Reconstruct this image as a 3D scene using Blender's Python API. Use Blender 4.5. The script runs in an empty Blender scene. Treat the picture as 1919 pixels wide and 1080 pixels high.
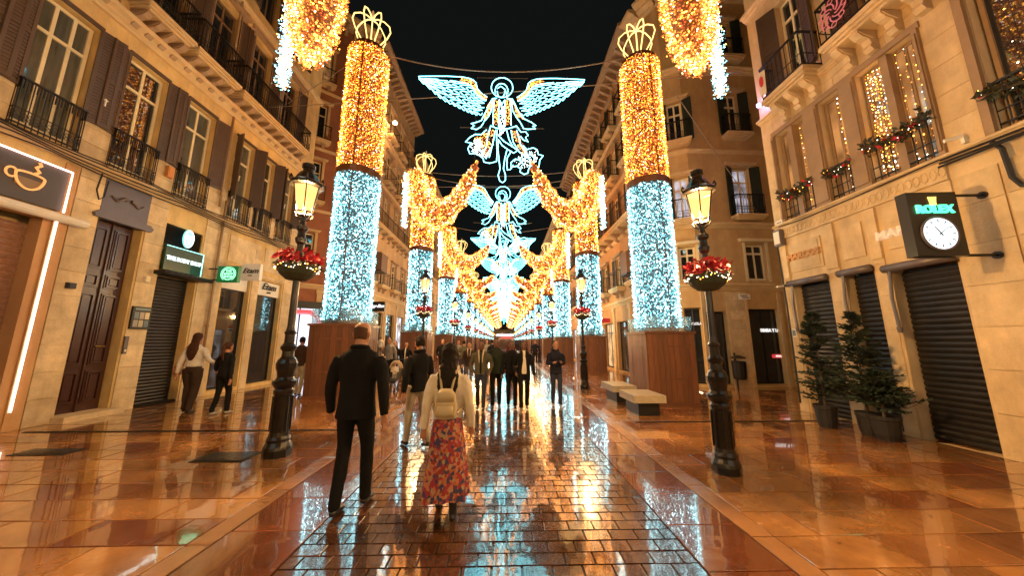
import bpy, math, random
import numpy as np
from mathutils import Vector, Matrix, noise
R_ = random.Random(7)
sc = bpy.context.scene
COL = sc.collection
rad = math.radians
PI = math.pi

# ---------------------------------------------------------------- camera
F, CX, CY, CAMH = 600.0, 959.5, 540.0, 1.65
pitch = math.atan(100 / 600); yaw = math.atan(15 * math.cos(pitch) / 600)
fw = Vector((math.sin(yaw) * math.cos(pitch), math.cos(yaw) * math.cos(pitch), math.sin(pitch)))
rt = Vector((math.cos(yaw), -math.sin(yaw), 0)); up = rt.cross(fw)
cam = bpy.data.cameras.new('camera'); camo = bpy.data.objects.new('camera', cam); COL.objects.link(camo)
camo.matrix_world = Matrix(((rt.x, up.x, -fw.x, 0), (rt.y, up.y, -fw.y, 0), (rt.z, up.z, -fw.z, CAMH), (0, 0, 0, 1)))
cam.sensor_width = 36; cam.lens = 36 * F / 1919; cam.clip_start = .05; cam.clip_end = 1500
sc.camera = camo
# ---------------------------------------------------------------- night sky, exposure
w = bpy.data.worlds.new("World"); sc.world = w; w.use_nodes = True
wn = w.node_tree.nodes; bg = wn['Background']
bg.inputs[0].default_value = (.0042, .0050, .0048, 1); bg.inputs[1].default_value = 1.0
sc.view_settings.view_transform = 'Standard'; sc.view_settings.look = 'None'
sc.view_settings.exposure = 0.3; sc.view_settings.gamma = 1.0
try: sc.view_settings.use_curve_mapping = False
except Exception: pass
cy = sc.cycles
cy.max_bounces = 6; cy.diffuse_bounces = 3; cy.glossy_bounces = 4; cy.transmission_bounces = 4; cy.transparent_max_bounces = 10
cy.sample_clamp_indirect = 3.0; cy.use_denoising = True; cy.caustics_refractive = False
cy.use_light_tree = True

# ---------------------------------------------------------------- materials
MATS = {}
def mat(name, base=(.5, .5, .5), rough=.6, metal=0, var=.12, vscale=3.0, bump=0.0, bscale=20.0, emis=None, es=0, coat=0,
        objrand=0.0, isl=0.0, rvar=0.0, dirt=None, stretch=None, coatr=.05, sample=None, alt=None):
    if name in MATS: return MATS[name]
    m = bpy.data.materials.new(name); m.use_nodes = True; nt = m.node_tree; N = nt.nodes; L = nt.links
    p = N['Principled BSDF']
    p.inputs['Roughness'].default_value = rough; p.inputs['Metallic'].default_value = metal
    p.inputs['Coat Weight'].default_value = coat; p.inputs['Coat IOR'].default_value = 1.9 if coat >= 1 and not name.endswith('glass') else 1.5; p.inputs['Coat Roughness'].default_value = coatr
    
    if name.startswith(('cloth_', 'hair_')): p.inputs['Specular IOR Level'].default_value = .12
    tc = N.new('ShaderNodeNewGeometry'); mp = N.new('ShaderNodeMapping'); L.new(tc.outputs['Position'], mp.inputs[0])
    if stretch: mp.inputs['Scale'].default_value = stretch
    n1 = N.new('ShaderNodeTexNoise'); n1.inputs['Scale'].default_value = vscale; n1.inputs['Detail'].default_value = 10; n1.inputs['Roughness'].default_value = .62
    L.new(mp.outputs[0], n1.inputs['Vector'])
    mr = N.new('ShaderNodeMapRange'); mr.inputs[1].default_value = .25; mr.inputs[2].default_value = .75
    mr.inputs[3].default_value = 1 - var; mr.inputs[4].default_value = 1 + var; L.new(n1.outputs[0], mr.inputs[0])
    val = mr.outputs[0]
    if objrand or isl:
        src = N.new('ShaderNodeObjectInfo').outputs['Random'] if objrand else N.new('ShaderNodeNewGeometry').outputs['Random Per Island']
        a = objrand or isl
        m2 = N.new('ShaderNodeMapRange'); m2.inputs[3].default_value = 1 - a; m2.inputs[4].default_value = 1 + a
        L.new(src, m2.inputs[0]); mu = N.new('ShaderNodeMath'); mu.operation = 'MULTIPLY'
        L.new(val, mu.inputs[0]); L.new(m2.outputs[0], mu.inputs[1]); val = mu.outputs[0]
    vm = N.new('ShaderNodeVectorMath'); vm.operation = 'SCALE'; vm.inputs[0].default_value = base[:3]
    L.new(val, vm.inputs['Scale'])
    colout = vm.outputs[0]
    if alt:
        rs = N.new('ShaderNodeObjectInfo').outputs['Random'] if objrand else N.new('ShaderNodeNewGeometry').outputs['Random Per Island']
        hh = N.new('ShaderNodeMath'); hh.operation = 'MULTIPLY'; hh.inputs[1].default_value = 37.13; L.new(rs, hh.inputs[0]); fr = N.new('ShaderNodeMath'); fr.operation = 'FRACT'; L.new(hh.outputs[0], fr.inputs[0])
        pw = N.new('ShaderNodeMath'); pw.operation = 'POWER'; pw.inputs[1].default_value = 2.2; L.new(fr.outputs[0], pw.inputs[0])
        ma = N.new('ShaderNodeMix'); ma.data_type = 'RGBA'; L.new(pw.outputs[0], ma.inputs[0]); L.new(colout, ma.inputs[6]); ma.inputs[7].default_value = (*alt, 1); colout = ma.outputs[2]
    if dirt:
        n2 = N.new('ShaderNodeTexNoise'); n2.inputs['Scale'].default_value = .9; n2.inputs['Detail'].default_value = 8
        n2.inputs['Roughness'].default_value = .7; mp2 = N.new('ShaderNodeMapping'); mp2.inputs['Scale'].default_value = (1.6, 1.6, 1.6 if name.startswith('wet') else .45); L.new(tc.outputs['Position'], mp2.inputs[0]); L.new(mp2.outputs[0], n2.inputs['Vector'])
        r2 = N.new('ShaderNodeMapRange'); r2.inputs[1].default_value = .42; r2.inputs[2].default_value = .75; r2.inputs[4].default_value = .7
        L.new(n2.outputs[0], r2.inputs[0]); mx = N.new('ShaderNodeMix'); mx.data_type = 'RGBA'
        L.new(r2.outputs[0], mx.inputs[0]); L.new(colout, mx.inputs[6]); mx.inputs[7].default_value = (*dirt, 1); colout = mx.outputs[2]
    L.new(colout, p.inputs['Base Color'])
    if rvar:
        r3 = N.new('ShaderNodeMapRange'); r3.inputs[1].default_value = .35; r3.inputs[2].default_value = .65
        r3.inputs[3].default_value = max(.02, rough - rvar); r3.inputs[4].default_value = rough + rvar
        L.new(n1.outputs[0], r3.inputs[0]); L.new(r3.outputs[0], p.inputs['Roughness'])
    if bump:
        n3 = N.new('ShaderNodeTexNoise'); n3.inputs['Scale'].default_value = bscale; n3.inputs['Detail'].default_value = 5
        L.new(mp.outputs[0], n3.inputs['Vector']); b = N.new('ShaderNodeBump'); b.inputs['Strength'].default_value = bump
        b.inputs['Distance'].default_value = .02; L.new(n3.outputs[0], b.inputs['Height']); L.new(b.outputs[0], p.inputs['Normal'])
        if coat: L.new(b.outputs[0], p.inputs['Coat Normal'])
    if emis and name.endswith('_glass'):
        n4 = N.new('ShaderNodeTexNoise'); n4.inputs['Scale'].default_value = 1.6; L.new(tc.outputs['Position'], n4.inputs['Vector']); r4 = N.new('ShaderNodeMapRange'); r4.inputs[1].default_value = .35; r4.inputs[2].default_value = .65; r4.inputs[3].default_value = es*.15; r4.inputs[4].default_value = es*1.5
        L.new(n4.outputs[0], r4.inputs[0]); L.new(r4.outputs[0], p.inputs['Emission Strength']); p.inputs['Emission Color'].default_value = (*emis, 1)
    elif emis:
        p.inputs['Emission Color'].default_value = (*emis, 1); p.inputs['Emission Strength'].default_value = es
    if sample: m.cycles.emission_sampling = sample
    MATS[name] = m; return m

def led(name, c, s):
    m = bpy.data.materials.new(name); m.use_nodes = True; N = m.node_tree.nodes; L = m.node_tree.links
    p = N['Principled BSDF']; p.inputs['Base Color'].default_value = (.2, .2, .2, 1)
    p.inputs['Emission Color'].default_value = (*c, 1); p.inputs['Emission Strength'].default_value = s
    m.cycles.emission_sampling = 'NONE'; MATS[name] = m; return m
led('led_amber', (1, .3, .03), 1.9); led('led_orange', (1, .17, .012), 1.0); led('led_gold', (1, .4, .045), 11); led('led_red', (1, .04, .01), 1.6)
led('led_cyan', (.2, .78, .92), 3.4); led('led_ice', (.5, .92, 1), 13); led('led_teal', (.03, .36, .45), .8); led('led_white', (1, .85, .62), 8)
led('neon_tube', (.17, .86, 1), 7.5); led('neon_gold', (1, .66, .2), 1.9)
def net(name, c1, c2, s, scale=22):   # net core behind the bulbs; emission stands in for their scattered light
    m = bpy.data.materials.new(name); m.use_nodes = True; N = m.node_tree.nodes; L = m.node_tree.links
    p = N['Principled BSDF']; p.inputs['Base Color'].default_value = (.05, .03, .02, 1); p.inputs['Roughness'].default_value = .8
    tc = N.new('ShaderNodeTexCoord'); v = N.new('ShaderNodeTexVoronoi'); v.inputs['Scale'].default_value = scale
    L.new(tc.outputs['Object'], v.inputs['Vector'])
    mr = N.new('ShaderNodeMapRange'); mr.inputs[1].default_value = .1; mr.inputs[2].default_value = .55; mr.inputs[3].default_value = 1; mr.inputs[4].default_value = .12
    L.new(v.outputs['Distance'], mr.inputs[0])
    mx = N.new('ShaderNodeMix'); mx.data_type = 'RGBA'; mx.inputs[6].default_value = (*c1, 1); mx.inputs[7].default_value = (*c2, 1)
    sp = N.new('ShaderNodeSeparateColor'); L.new(v.outputs['Color'], sp.inputs[0]); L.new(sp.outputs[0], mx.inputs[0])
    L.new(mx.outputs[2], p.inputs['Emission Color'])
    mu = N.new('ShaderNodeMath'); mu.operation = 'MULTIPLY'; mu.inputs[1].default_value = s; L.new(mr.outputs[0], mu.inputs[0])
    L.new(mu.outputs[0], p.inputs['Emission Strength']); m.cycles.emission_sampling = 'FRONT'; MATS[name] = m; return m
led('led_honey', (1, .3, .022), 7); led('led_ember', (1, .2, .01), 1.7)
net('red_net', (1, .06, .006), (1, .16, .012), .5); net('gold_net', (1, .1, .008), (1, .22, .02), .75); net('ice_net', (.03, .36, .45), (.08, .5, .62), .42)

M = mat
plasterL = M('ochre_plaster', (.66, .46, .19), .85, var=.2, vscale=1.5, bump=.25, bscale=60, dirt=(.26, .15, .06))
stoneL = M('left_limestone', (.6, .46, .27), .75, var=.25, vscale=4, bump=.35, bscale=30, objrand=.14, dirt=(.26, .17, .09))
stoneR = M('right_limestone', (.6, .44, .25), .75, var=.22, vscale=3, bump=.35, bscale=30, objrand=.08, dirt=(.3, .2, .11))
plasterR = M('right_plaster', (.6, .44, .25), .85, var=.18, vscale=2, bump=.25, bscale=60, dirt=(.3, .2, .11))
corniceM = M('cornice_stone', (.58, .42, .22), .75, var=.15, bump=.2)
bracketM = M('bracket_stone', (.36, .24, .14), .75, var=.2, bump=.3)
orangeM = M('orange_plaster', (.5, .28, .12), .85, var=.12, bump=.25, bscale=50, dirt=(.36, .2, .09))
brownM = M('red_brown_plaster', (.33, .13, .07), .85, var=.15, bump=.2, bscale=50)
tanM = M('tan_plaster', (.56, .38, .2), .85, var=.15, bump=.2, bscale=50, dirt=(.3, .2, .12))
roseM = M('rose_plaster', (.42, .27, .2), .85, var=.12, bump=.2, bscale=50)
shutM = M('brown_shutter_paint', (.085, .055, .04), .45, var=.15, bump=.1)
louvM = M('shutter_louvre_paint', (.06, .038, .03), .5, var=.15)
greenshut = M('dark_green_paint', (.02, .03, .022), .45)
ironM = M('black_iron', (.012, .011, .011), .38, metal=.3, var=.2, bump=.15, bscale=80)
lampiron = M('wet_cast_iron', (.018, .015, .013), .28, metal=.5, var=.3, bump=.2, bscale=60, coat=.3)
creamwood = M('cream_window_wood', (.68, .58, .36), .5, var=.1)
brownwood = M('brown_window_wood', (.2, .12, .065), .5, var=.15)
glassM = M('window_glass', (.02, .022, .026), .04, var=.1, coat=1, coatr=.02)
curtglass = M('curtained_pane', (.09, .09, .07), .06, var=.5, vscale=2.2, stretch=(1, 6, .5), coat=1, coatr=.02)
litglass = M('lit_window_glass', (.14, .08, .04), .08, emis=(1, .45, .14), es=.3, coat=.6, sample='NONE')
officeglass = M('office_lit_glass', (.3, .3, .35), .08, emis=(.75, .75, .9), es=.45, coat=.6, sample='NONE')
rollM = M('dark_roller_slat', (.035, .032, .032), .42, metal=.6, var=.25, bump=.1)
rollbrown = M('brown_roller_slat', (.06, .035, .025), .4, metal=.5, var=.25)
doorM = M('mahogany_door', (.055, .02, .014), .35, var=.25, vscale=6, stretch=(6, 6, .6), coat=.3)
woodbox = M('red_brown_boards', (.12, .042, .017), .6, var=.35, vscale=4, stretch=(8, 8, .7), bump=.25, bscale=30, objrand=.25, coat=.25)
greymetal = M('grey_violet_panel', (.13, .11, .12), .4, metal=.3, var=.15)
whitepaint = M('white_paint', (.7, .66, .58), .5)
cable = M('black_cable', (.012, .01, .009), .6)
potM = M('black_planter', (.015, .014, .014), .45)
leafD = M('dark_conifer_leaf', (.012, .022, .01), .7, isl=.5, var=.3)
garlandM = M('garland_leaf', (.03, .035, .018), .6, isl=.5)
pinkM = M('poinsettia_red', (.5, .015, .03), .5, isl=.35)
concrete = M('bench_stone', (.3, .25, .18), .45, var=.25, vscale=7, stretch=(1, 4, 1), bump=.2, coat=.4)
roofM = M('roof_tile', (.16, .09, .06), .8, isl=.2)
darkroom = M('dark_interior', (.02, .016, .014), .8)
trunkM = M('trunk_bark', (.06, .04, .025), .8)

def acrylic():
    m = bpy.data.materials.new('clear_acrylic'); m.use_nodes = True; N = m.node_tree.nodes; L = m.node_tree.links
    o = N['Material Output']; t = N.new('ShaderNodeBsdfTransparent'); g = N.new('ShaderNodeBsdfGlossy'); g.inputs['Roughness'].default_value = .06
    t.inputs[0].default_value = (.88, .93, .92, 1)
    tr = N.new('ShaderNodeBsdfTranslucent'); mx = N.new('ShaderNodeMixShader'); mx.inputs[0].default_value = .14
    mx2 = N.new('ShaderNodeMixShader'); mx2.inputs[0].default_value = .12
    L.new(t.outputs[0], mx.inputs[1]); L.new(g.outputs[0], mx.inputs[2]); L.new(mx.outputs[0], mx2.inputs[1]); L.new(tr.outputs[0], mx2.inputs[2]); L.new(mx2.outputs[0], o.inputs[0])
    MATS['clear_acrylic'] = m; return m
acrylicM = acrylic()
def lampglass():
    m = bpy.data.materials.new('frosted_lamp_glass'); m.use_nodes = True; N = m.node_tree.nodes; L = m.node_tree.links
    o = N['Material Output']; t = N.new('ShaderNodeBsdfTransparent'); e = N.new('ShaderNodeEmission')
    tc = N.new('ShaderNodeTexCoord'); gr = N.new('ShaderNodeTexGradient'); gr.gradient_type = 'SPHERICAL'
    mp = N.new('ShaderNodeMapping'); mp.vector_type = 'POINT'; mp.inputs['Location'].default_value = (0, 0, -3.95 * 2.2); mp.inputs['Scale'].default_value = (2.2, 2.2, 2.2)
    L.new(tc.outputs['Object'], mp.inputs[0]); L.new(mp.outputs[0], gr.inputs[0])
    mr = N.new('ShaderNodeMapRange'); mr.inputs[3].default_value = .8; mr.inputs[4].default_value = 4.2; L.new(gr.outputs[0], mr.inputs[0])
    L.new(mr.outputs[0], e.inputs[1]); e.inputs[0].default_value = (1, .4, .1, 1)
    mx = N.new('ShaderNodeMixShader'); mx.inputs[0].default_value = .65; L.new(t.outputs[0], mx.inputs[1]); L.new(e.outputs[0], mx.inputs[2]); L.new(mx.outputs[0], o.inputs[0])
    m.cycles.emission_sampling = 'NONE'; return m
lampglassM = lampglass()

def floral():
    m = bpy.data.materials.new('floral_fabric'); m.use_nodes = True; N = m.node_tree.nodes; L = m.node_tree.links
    p = N['Principled BSDF']; p.inputs['Roughness'].default_value = .8
    tc = N.new('ShaderNodeTexCoord'); nz = N.new('ShaderNodeTexNoise'); nz.inputs['Scale'].default_value = 14
    ad = N.new('ShaderNodeVectorMath'); ad.operation = 'MULTIPLY_ADD'; ad.inputs[1].default_value = (.05, .05, .05)
    L.new(tc.outputs['Object'], nz.inputs[0]); L.new(nz.outputs['Color'], ad.inputs[0]); L.new(tc.outputs['Object'], ad.inputs[2])
    v = N.new('ShaderNodeTexVoronoi'); v.inputs['Scale'].default_value = 32; L.new(ad.outputs[0], v.inputs['Vector'])
    sp = N.new('ShaderNodeSeparateColor'); L.new(v.outputs['Color'], sp.inputs[0])
    cr = N.new('ShaderNodeValToRGB'); cr.color_ramp.interpolation = 'CONSTANT'; e = cr.color_ramp.elements
    cols = [(0, (.25, .025, .02)), (.18, (.34, .1, .04)), (.34, (.03, .03, .09)), (.48, (.32, .2, .11)), (.6, (.27, .02, .045)), (.76, (.09, .03, .07)), (.86, (.4, .14, .08))]
    e[0].position = 0; e[0].color = (*cols[0][1], 1); e[1].position = cols[1][0]; e[1].color = (*cols[1][1], 1)
    for q, c in cols[2:]:
        k = e.new(q); k.color = (*c, 1)
    L.new(sp.outputs[0], cr.inputs[0]); L.new(cr.outputs[0], p.inputs['Base Color']); return m
floralM = floral()
# ---------------------------------------------------------------- helpers
class MB:
    def __init__(s): s.v = []; s.f = []; s.mi = []
    def quad(s, a, b, c, d, mi=0):
        n = len(s.v); s.v += [a, b, c, d]; s.f.append((n, n+1, n+2, n+3)); s.mi.append(mi)
    def box(s, x0, x1, y0, y1, z0, z1, mi=0):
        n = len(s.v); s.v += [(x0,y0,z0),(x1,y0,z0),(x1,y1,z0),(x0,y1,z0),(x0,y0,z1),(x1,y0,z1),(x1,y1,z1),(x0,y1,z1)]
        for q in ((0,3,2,1),(4,5,6,7),(0,1,5,4),(1,2,6,5),(2,3,7,6),(3,0,4,7)): s.f.append(tuple(n+i for i in q)); s.mi.append(mi)
    def prism(s, poly, axis, a, b, mi=0):   # poly: 2D list; axis 'x': poly=(y,z) extruded along x, 'y': (x,z), 'z': (x,y)
        n = len(s.v); k = len(poly)
        for t in (a, b):
            for u, w_ in poly:
                s.v.append((t,u,w_) if axis == 'x' else (u,t,w_) if axis == 'y' else (u,w_,t))
        for i in range(k):
            j = (i+1) % k; s.f.append((n+i, n+j, n+k+j, n+k+i)); s.mi.append(mi)
        s.f.append(tuple(n+i for i in range(k))[::-1]); s.f.append(tuple(n+k+i for i in range(k))); s.mi += [mi, mi]
    def tube(s, pts, r, n=6, closed=False, mi=0, cap=True):
        pts = [Vector(p) for p in pts]; K = len(pts); base = len(s.v); prev = None
        for i, p in enumerate(pts):
            if closed: t = pts[(i+1) % K] - pts[i-1]
            else: t = pts[min(i+1, K-1)] - pts[max(i-1, 0)]
            t = t.normalized() if t.length > 1e-9 else Vector((0, 0, 1))
            if prev is None: a = t.orthogonal().normalized()
            else:
                a = prev - t * prev.dot(t); a = a.normalized() if a.length > 1e-6 else t.orthogonal().normalized()
            prev = a; b = t.cross(a); rr = r[i] if hasattr(r, '__len__') else r
            for k in range(n):
                th = 2*PI*k/n; s.v.append(tuple(p + a*(rr*math.cos(th)) + b*(rr*math.sin(th))))
        for i in range(K if closed else K-1):
            for k in range(n):
                a0 = base + i*n; b0 = base + ((i+1) % K)*n
                s.f.append((a0+k, a0+(k+1) % n, b0+(k+1) % n, b0+k)); s.mi.append(mi)
        if cap and not closed:
            s.f.append(tuple(base+k for k in range(n))[::-1]); s.f.append(tuple(base+(K-1)*n+k for k in range(n))); s.mi += [mi, mi]
    def loft(s, rings, n=14, mi=0, ref=None):   # rings: (center, rx, ry)
        base = len(s.v); K = len(rings); cs = [Vector(r[0]) for r in rings]
        for i in range(K):
            t = (cs[min(i+1, K-1)] - cs[max(i-1, 0)]).normalized()
            rf = Vector(ref) if ref else (Vector((0, 1, 0)) if abs(t.y) < .8 else Vector((0, 0, 1)))
            a = rf.cross(t).normalized(); b = t.cross(a)
            for k in range(n):
                th = 2*PI*k/n; s.v.append(tuple(cs[i] + a*(rings[i][1]*math.cos(th)) + b*(rings[i][2]*math.sin(th))))
        for i in range(K-1):
            for k in range(n):
                a0 = base+i*n; b0 = a0+n; s.f.append((a0+k, a0+(k+1) % n, b0+(k+1) % n, b0+k)); s.mi.append(mi)
        s.f.append(tuple(base+k for k in range(n))[::-1]); s.f.append(tuple(base+(K-1)*n+k for k in range(n))); s.mi += [mi, mi]
    def lathe(s, prof, n=16, c=(0, 0), mi=0, a0=0, sq=False):
        base = len(s.v)
        for r, z in prof:
            for k in range(n):
                th = a0 + 2*PI*k/n; s.v.append((c[0]+r*math.cos(th), c[1]+r*math.sin(th), z))
        for i in range(len(prof)-1):
            for k in range(n):
                a = base+i*n; b = a+n; s.f.append((a+k, a+(k+1) % n, b+(k+1) % n, b+k)); s.mi.append(mi)
        s.f.append(tuple(base+k for k in range(n))[::-1]); s.f.append(tuple(base+(len(prof)-1)*n+k for k in range(n))); s.mi += [mi, mi]
    def mesh(s, name, mats, smooth=False):
        me = bpy.data.meshes.new(name); me.from_pydata(s.v, [], s.f)
        for m in (mats if isinstance(mats, (list, tuple)) else [mats]): me.materials.append(m)
        if any(s.mi): me.polygons.foreach_set('material_index', s.mi)
        if smooth: me.polygons.foreach_set('use_smooth', [True]*len(s.f))
        me.update(); return me
    def build(s, name, mats, parent=None, loc=(0, 0, 0), rot=(0, 0, 0), smooth=False):
        return put(name, s.mesh(name, mats, smooth), parent, loc, rot)
def put(name, me, parent=None, loc=(0, 0, 0), rot=(0, 0, 0), scale=None):
    o = bpy.data.objects.new(name, me); COL.objects.link(o); o.parent = parent; o.location = loc; o.rotation_euler = rot
    if scale: o.scale = scale
    return o
def thing(name, label, cat, loc=(0, 0, 0), rz=0, group=None, scale=None):
    o = bpy.data.objects.new(name, None); COL.objects.link(o); o.location = loc; o.rotation_euler = (0, 0, rz)
    o['label'] = label; o['category'] = cat
    if group: o['group'] = group
    if scale: o.scale = (scale,)*3
    return o
def tag(o, label, cat, group=None, kind=None):
    o['label'] = label; o['category'] = cat
    if group: o['group'] = group
    if kind: o['kind'] = kind
    return o
def dup(root, loc=None, rz=None, label=None, group=None, scale=None):
    def rec(o, par):
        c = o.copy(); COL.objects.link(c); c.parent = par
        for ch in list(o.children): rec(ch, c)
        return c
    r = rec(root, None)
    if loc is not None: r.location = loc
    if rz is not None: r.rotation_euler = (0, 0, rz)
    if label: r['label'] = label
    if group: r['group'] = group
    if scale: r.scale = (scale,)*3
    return r
UB = {}
TS = bpy.data.scenes.new('workshop')
def convert(o):   # evaluate one object by itself, away from the big scene
    TS.collection.objects.link(o)
    with bpy.context.temp_override(scene=TS, view_layer=TS.view_layers[0]):
        dg = bpy.context.evaluated_depsgraph_get(); me = bpy.data.meshes.new_from_object(o.evaluated_get(dg))
    bpy.data.objects.remove(o); return me
def bx(name, parent, m, x0, x1, y0, y1, z0, z1):   # a box piece sharing one bevelled unit mesh
    if m.name not in UB:
        b = MB(); e = .02; b.box(-.5, .5, -.5, .5, -.5, .5); UB[m.name] = b.mesh('piece', m)
    return put(name, UB[m.name], parent, ((x0+x1)/2, (y0+y1)/2, (z0+z1)/2), scale=(x1-x0, y1-y0, z1-z0))
def text(name, body, size, m, parent, loc, rot=(PI/2, 0, 0), ext=.012, shear=0, align='CENTER', sx=1, bold=0):
    c = bpy.data.curves.new(name, 'FONT'); c.body = body; c.size = size; c.extrude = ext; c.shear = shear; c.offset = bold
    c.align_x = align; c.align_y = 'CENTER'; c.resolution_u = 3
    me = convert(bpy.data.objects.new(name, c))
    me.materials.clear(); me.materials.append(m)
    return put(name, me, parent, loc, rot, (sx, 1, 1))
OCT = np.array([(1,0,0),(-1,0,0),(0,1,0),(0,-1,0),(0,0,1),(0,0,-1)], float)
OF = np.array([(0,2,4),(2,1,4),(1,3,4),(3,0,4),(2,0,5),(1,2,5),(3,1,5),(0,3,5)])
rng = np.random.default_rng(3)
def bulbs(name, C, r, mats, probs):
    C = np.asarray(C, float); n = len(C); rr = (r*rng.uniform(.65, 1.3, n))[:, None, None]
    V = (C[:, None, :] + OCT[None]*rr).reshape(-1, 3); Fc = (OF[None] + (np.arange(n)*6)[:, None, None]).reshape(-1, 3)
    me = bpy.data.meshes.new(name); me.vertices.add(len(V)); me.vertices.foreach_set('co', V.ravel())
    me.loops.add(len(Fc)*3); me.loops.foreach_set('vertex_index', Fc.ravel().astype(np.int32))
    me.polygons.add(len(Fc)); me.polygons.foreach_set('loop_start', np.arange(0, len(Fc)*3, 3, dtype=np.int32))
    for m in mats: me.materials.append(MATS[m])
    me.polygons.foreach_set('material_index', np.repeat(rng.choice(len(mats), n, p=probs), 8).astype(np.int32))
    me.update(calc_edges=True); return me
GOLD = (['led_amber', 'led_gold', 'led_orange', 'led_red', 'led_white'], [.36, .12, .38, .1, .04])
GOLDC = (['led_ember', 'led_honey', 'led_orange', 'led_red', 'led_white', 'led_gold'], [.36, .2, .24, .09, .04, .07])
ICET = (['led_cyan', 'led_ice', 'led_teal', 'led_gold'], [.3, .2, .3, .2])
ICE = (['led_cyan', 'led_ice', 'led_teal'], [.34, .17, .49])
FR = {'L': (-9.2, PI/2), 'R': (7.15, -PI/2)}
def on(side, name, label, cat, Y, z, d=0, group=None):   # a thing fixed to a facade: Y along the street, d metres out
    X, rz = FR[side]; sgn = 1 if side == 'L' else -1
    return thing(name, label, cat, (X + sgn*d, Y, z), rz, group)

def wall(parent, name, x0, x1, z0, z1, holes, m, depth=.3, thick=.5):
    xs = sorted({x0, x1, *[h[0] for h in holes], *[h[1] for h in holes]}); zs = sorted({z0, z1, *[h[2] for h in holes], *[h[3] for h in holes]})
    xs = [x for x in xs if x0 <= x <= x1]; zs = [z for z in zs if z0 <= z <= z1]
    b = MB()
    for i in range(len(xs)-1):
        run = None
        for j in range(len(zs)-1):
            cx, cz = (xs[i]+xs[i+1])/2, (zs[j]+zs[j+1])/2
            if not any(h[0] < cx < h[1] and h[2] < cz < h[3] for h in holes):
                b.quad((xs[i], 0, zs[j]), (xs[i+1], 0, zs[j]), (xs[i+1], 0, zs[j+1]), (xs[i], 0, zs[j+1]))
    for a, c, e, g in [h[:4] for h in holes]:
        b.quad((a, 0, e), (a, 0, g), (a, depth, g), (a, depth, e)); b.quad((c, 0, e), (c, depth, e), (c, depth, g), (c, 0, g))
        b.quad((a, 0, g), (c, 0, g), (c, depth, g), (a, depth, g)); b.quad((a, 0, e), (a, depth, e), (c, depth, e), (c, 0, e))
    b.box(x0, x1, depth+.3, depth+.3+thick, z0, z1)
    b.quad((x0, 0, z0), (x0, 0, z1), (x0, depth+.3, z1), (x0, depth+.3, z0)); b.quad((x1, 0, z0), (x1, depth+.3, z0), (x1, depth+.3, z1), (x1, 0, z1))
    b.quad((x0, 0, z1), (x1, 0, z1), (x1, depth+.3, z1), (x0, depth+.3, z1))
    return b.build(name, m, parent)
WC = {}
def window(parent, x0, x1, z0, z1, y=.14, cols=2, transom=.72, fm=None, pm=None, t=.06, name='window'):
    fm = fm or creamwood; pm = pm or glassM; W, H = round(x1-x0, 3), round(z1-z0, 3); key = (W, H, cols, transom, fm.name, t)
    if key not in WC:
        b = MB(); b.box(0, W, 0, .07, 0, t); b.box(0, W, 0, .07, H-t, H); b.box(0, t, 0, .07, t, H-t); b.box(W-t, W, 0, .07, t, H-t)
        for k in range(1, cols):
            xx = W*k/cols; b.box(xx-t*.45, xx+t*.45, .008, .062, t, H-t)
        if transom:
            zz = H*transom; b.box(t, W-t, -.004, .066, zz-t*.5, zz+t*.5)
        WC[key] = b.mesh(name, fm)
    pk = (W, H, pm.name, 'p')
    if pk not in WC:
        b = MB(); b.box(t*.5, W-t*.5, .03, .04, t*.5, H-t*.5); WC[pk] = b.mesh('pane', pm)
    o = put(name, WC[key], parent, (x0, y, z0)); put('pane', WC[pk], o); return o
def shutter(parent, hx, z0, z1, wd, side, ang, m=None, handle=True):
    """leaf hinged at local x=hx on the wall face, side -1 opens towards -x; ang from the wall plane"""
    m = m or shutM; H = round(z1-z0, 3); key = ('sh', H, wd, side, m.name)
    if key not in WC:
        b = MB(); s = side; f = .06
        def bb(a, c, y0, y1, e, g, mi=0): b.box(min(s*a, s*c), max(s*a, s*c), y0, y1, e, g, mi)
        bb(0, f, -.03, 0, 0, H); bb(wd-f, wd, -.03, 0, 0, H)
        for zz in (0, H*.5-.03, H-f): bb(f, wd-f, -.03, 0, zz, zz+f)
        n = max(6, int(H/.075))
        for k in range(n):
            zz = .04+(H-.08)*k/n; bb(f, wd-f, -.022, -.006, zz, zz+(H-.08)/n*.72)
        bb(f, wd-f, -.006, -.003, 0, H)
        WC[key] = b.mesh('shutter', m)
    o = put('shutter', WC[key], parent, (hx, -.012, z0), (0, 0, -side*ang if side > 0 else ang))
    if handle:
        if ('hd', side) not in WC:
            b = MB(); b.box(side*wd*.84-.012, side*wd*.84+.012, -.05, -.03, .5, .68); b.box(side*wd*.84-.04, side*wd*.84+.04, -.052, -.03, .63, .66)
            WC[('hd', side)] = b.mesh('shutter_handle', whitepaint)
        put('shutter_handle', WC[('hd', side)], o)
    return o
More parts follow.
